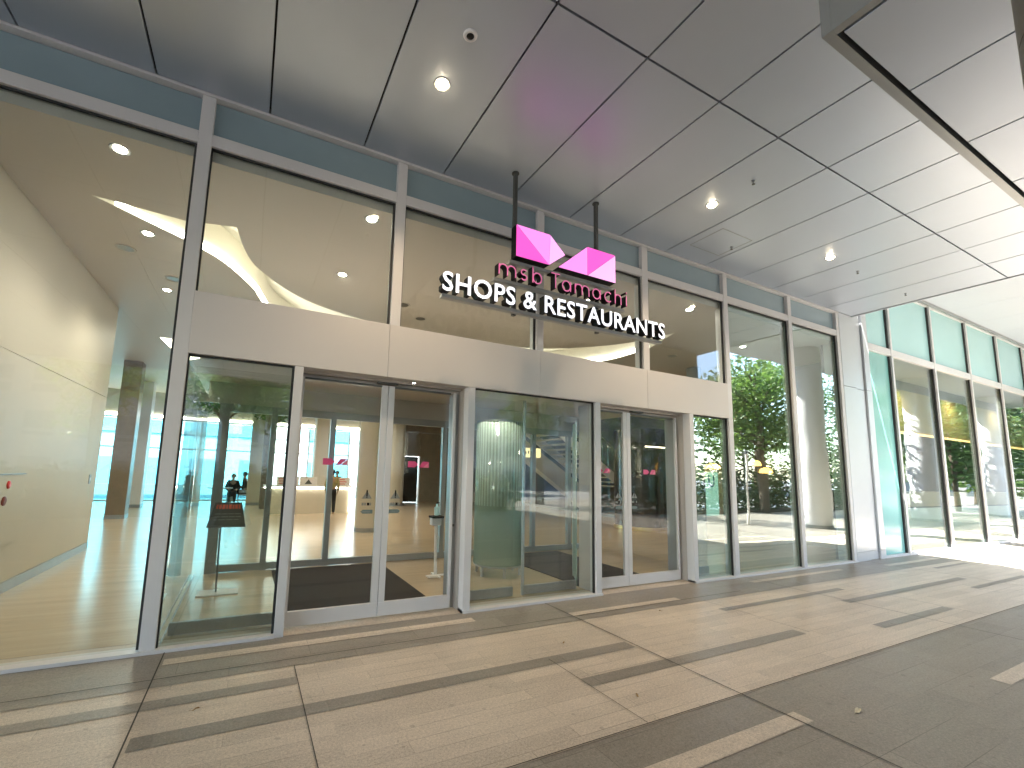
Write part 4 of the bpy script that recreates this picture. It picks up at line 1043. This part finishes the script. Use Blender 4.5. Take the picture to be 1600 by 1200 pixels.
for k_, (x_, y_, h_) in enumerate(((36, -6.0, 7), (40.5, -9, 8), (45, -5, 8), (50, -9, 9), (55, -4, 9), (61, -8, 10), (68, -3, 10))):
    tree(x_, y_, h_, 3.0, 1.0, ['leafy tree just past the last white column', 'bright tree second past the colonnade', 'dark tree third past the colonnade', 'bright tall tree fourth past the colonnade', 'dark tall tree fifth past the colonnade', 'bright tree sixth past the colonnade', 'last tall tree before the far grey building'][k_], M['leaf_b'] if k_ % 2 == 0 else M['leaf_a'], 3600, 30+k_, .17, .19)
hg = thing('plaza_hedge', 'low dark clipped hedge under the plaza trees', 'hedge', (20, -8.6, 0))
leaf_cloud('foliage', [(x_, -8.6+.2*math.sin(x_), .5, .9, .7, .55) for x_ in [14.5+1.0*i for i in range(18)]], 6500, .075, M['hedge'], hg, 21)
leaf_cloud('tall_foliage', [(x_, -9.4+.3*math.sin(x_*1.7), 1.1, 1.0, .6, 1.1) for x_ in [13.5+1.1*i for i in range(18)]], 8000, .11, M['hedge'], hg, 22)
B('planter_soil', M['soil'], hg, (13.8, 33, -9.3, -7.9, -.02, .06))
sh2 = thing('glare_blocker_hedge', 'added clipped hedge behind the photographer, hiding sunlit ground from the window reflections', 'hedge', (-4, -10.7, 0))  # unseen hedge added to keep sunlit ground out of the glass reflections
leaf_cloud('foliage', [(x_, -10.7, .70, 1.0, .45, .80) for x_ in [-20+1.2*i for i in range(25)]], 11000, .11, M['hedge'], sh2, 23)
B('blocker_core', M['bark'], sh2, (-20.6, 9.4, -10.95, -10.5, .0, 1.22))  # solid block added so no bright ground shows through the leaves
lp = thing('plaza_post', 'thin pale post in the plaza by the bushy tree', 'post', (15.3, -3.9, 0))
MB().cyl(14.6, -4.6, .035, 0, 2.3, 12).build('pole', M['poster'], lp); MB().lathe(14.6, -4.6, [(.05, 2.3), (.05, 2.4), (.02, 2.43)], 12).build('cap', M['steel'], lp)
os_ = thing('ochre_sign_panel', 'ochre advertising panel with dark characters behind the plaza trees', 'sign', (21.7, -9.46, 0))
B('panel', M['ochre'], os_, (20.75, 22.6, -9.52, -9.40, 3.9, 6.6)); B('support', M['darkgrey'], os_, (22.2, 22.32, -9.5, -9.42, 0, 3.9))
q = MB(); yy = -9.396
for x_ in (21.3, 21.9):
    for a in ((-.19, .19, 4.30, 4.345), (-.14, .14, 4.50, 4.54), (-.03, .03, 4.30, 4.72)): q.box(x_+a[0], x_+a[1], yy-.004, yy+.004, a[2], a[3])
q.box(22.12, 22.17, yy-.004, yy+.004, 4.3, 4.68)
q.build('characters', M['black'], os_)

def block(name, lab, x0, x1, y0, y1, h, mt, storeys):
    t = thing(name, lab, 'building', ((x0+x1)/2, (y0+y1)/2, 0))
    B('wall', mt, t, (x0, x1, y0, y1, -.02, h))
    for k in range(1, storeys): B('floor_band', M['alu_grey'], t, (x0-.08, x1+.08, y0-.08, y1+.08, h*k/storeys-.12, h*k/storeys+.12))
    B('roof', M['pier'], t, (x0-.15, x1+.15, y0-.15, y1+.15, h, h+.5))
block('office_building', 'pale blue office block behind the rear glass wall', -22, 24, 34, 50, 26, M['bldg'], 7)
block('apartment_building', 'grey building across the street behind the trees', -30, 12, -52, -40, 22, M['bldg2'], 6)
block('city_building', 'grey building beyond the plaza on the right', 18, 60, -58, -44, 26, M['bldg2'], 8)
block('end_building', 'grey building closing the colonnade far to the right', 84, 96, -30, 30, 22, M['bldg2'], 6)

# ------------------------------------------------------------------ light, sky, camera
sd = Vector((-.34, -.89, 1.)).normalized()
el = math.asin(sd.z); az = math.atan2(sd.x, sd.y)
w = bpy.data.worlds.new('World'); S.world = w; w.use_nodes = True
nt = w.node_tree; bg = nt.nodes['Background']; sky = nt.nodes.new('ShaderNodeTexSky')
sky.sky_type = 'NISHITA'; sky.sun_disc = False; sky.sun_elevation = el; sky.sun_rotation = az; sky.air_density = 1.; sky.dust_density = 1.; sky.ozone_density = 1.
nt.links.new(sky.outputs[0], bg.inputs[0]); bg.inputs[1].default_value = .15
sl = bpy.data.lights.new('sun', 'SUN'); sl.energy = 5.0; sl.angle = R(.5); sl.color = (1, .965, .91)
so = bpy.data.objects.new('sun', sl); COL.objects.link(so); so.rotation_euler = (-sd).to_track_quat('-Z', 'Y').to_euler()

cam = bpy.data.cameras.new('camera'); co = bpy.data.objects.new('camera', cam); COL.objects.link(co); S.camera = co
yaw, pit, rol = 4.66960720e-01, 1.28263389e-01, 2.70894320e-02
cy, sy, cp, sp, cr, sr2 = math.cos(yaw), math.sin(yaw), math.cos(pit), math.sin(pit), math.cos(rol), math.sin(rol)
fw = Vector((sy*cp, cy*cp, sp)); r0 = Vector((cy, -sy, 0)); u0 = r0.cross(fw)
rr, uu = cr*r0+sr2*u0, -sr2*r0+cr*u0
co.matrix_world = Matrix(((rr.x, uu.x, -fw.x, 0), (rr.y, uu.y, -fw.y, -4.36855), (rr.z, uu.z, -fw.z, 1.4632), (0, 0, 0, 1)))
cam.sensor_width = 36; cam.lens = 36*696.8613/1600; cam.shift_x = (800-743.5586)/1600; cam.shift_y = (647.3703-600)/1600
cam.clip_start = .02; cam.clip_end = 2000

v = S.view_settings; v.view_transform = 'Standard'; v.look = 'None'; v.exposure = 3.6; v.gamma = 1
S.render.engine = 'CYCLES'
c = S.cycles
c.max_bounces = 10; c.diffuse_bounces = 4; c.glossy_bounces = 4; c.transmission_bounces = 6; c.transparent_max_bounces = 40
c.sample_clamp_indirect = 6; c.caustics_reflective = False; c.caustics_refractive = False
c.use_denoising = True
try: c.denoiser = 'OPENIMAGEDENOISE'
except Exception: pass
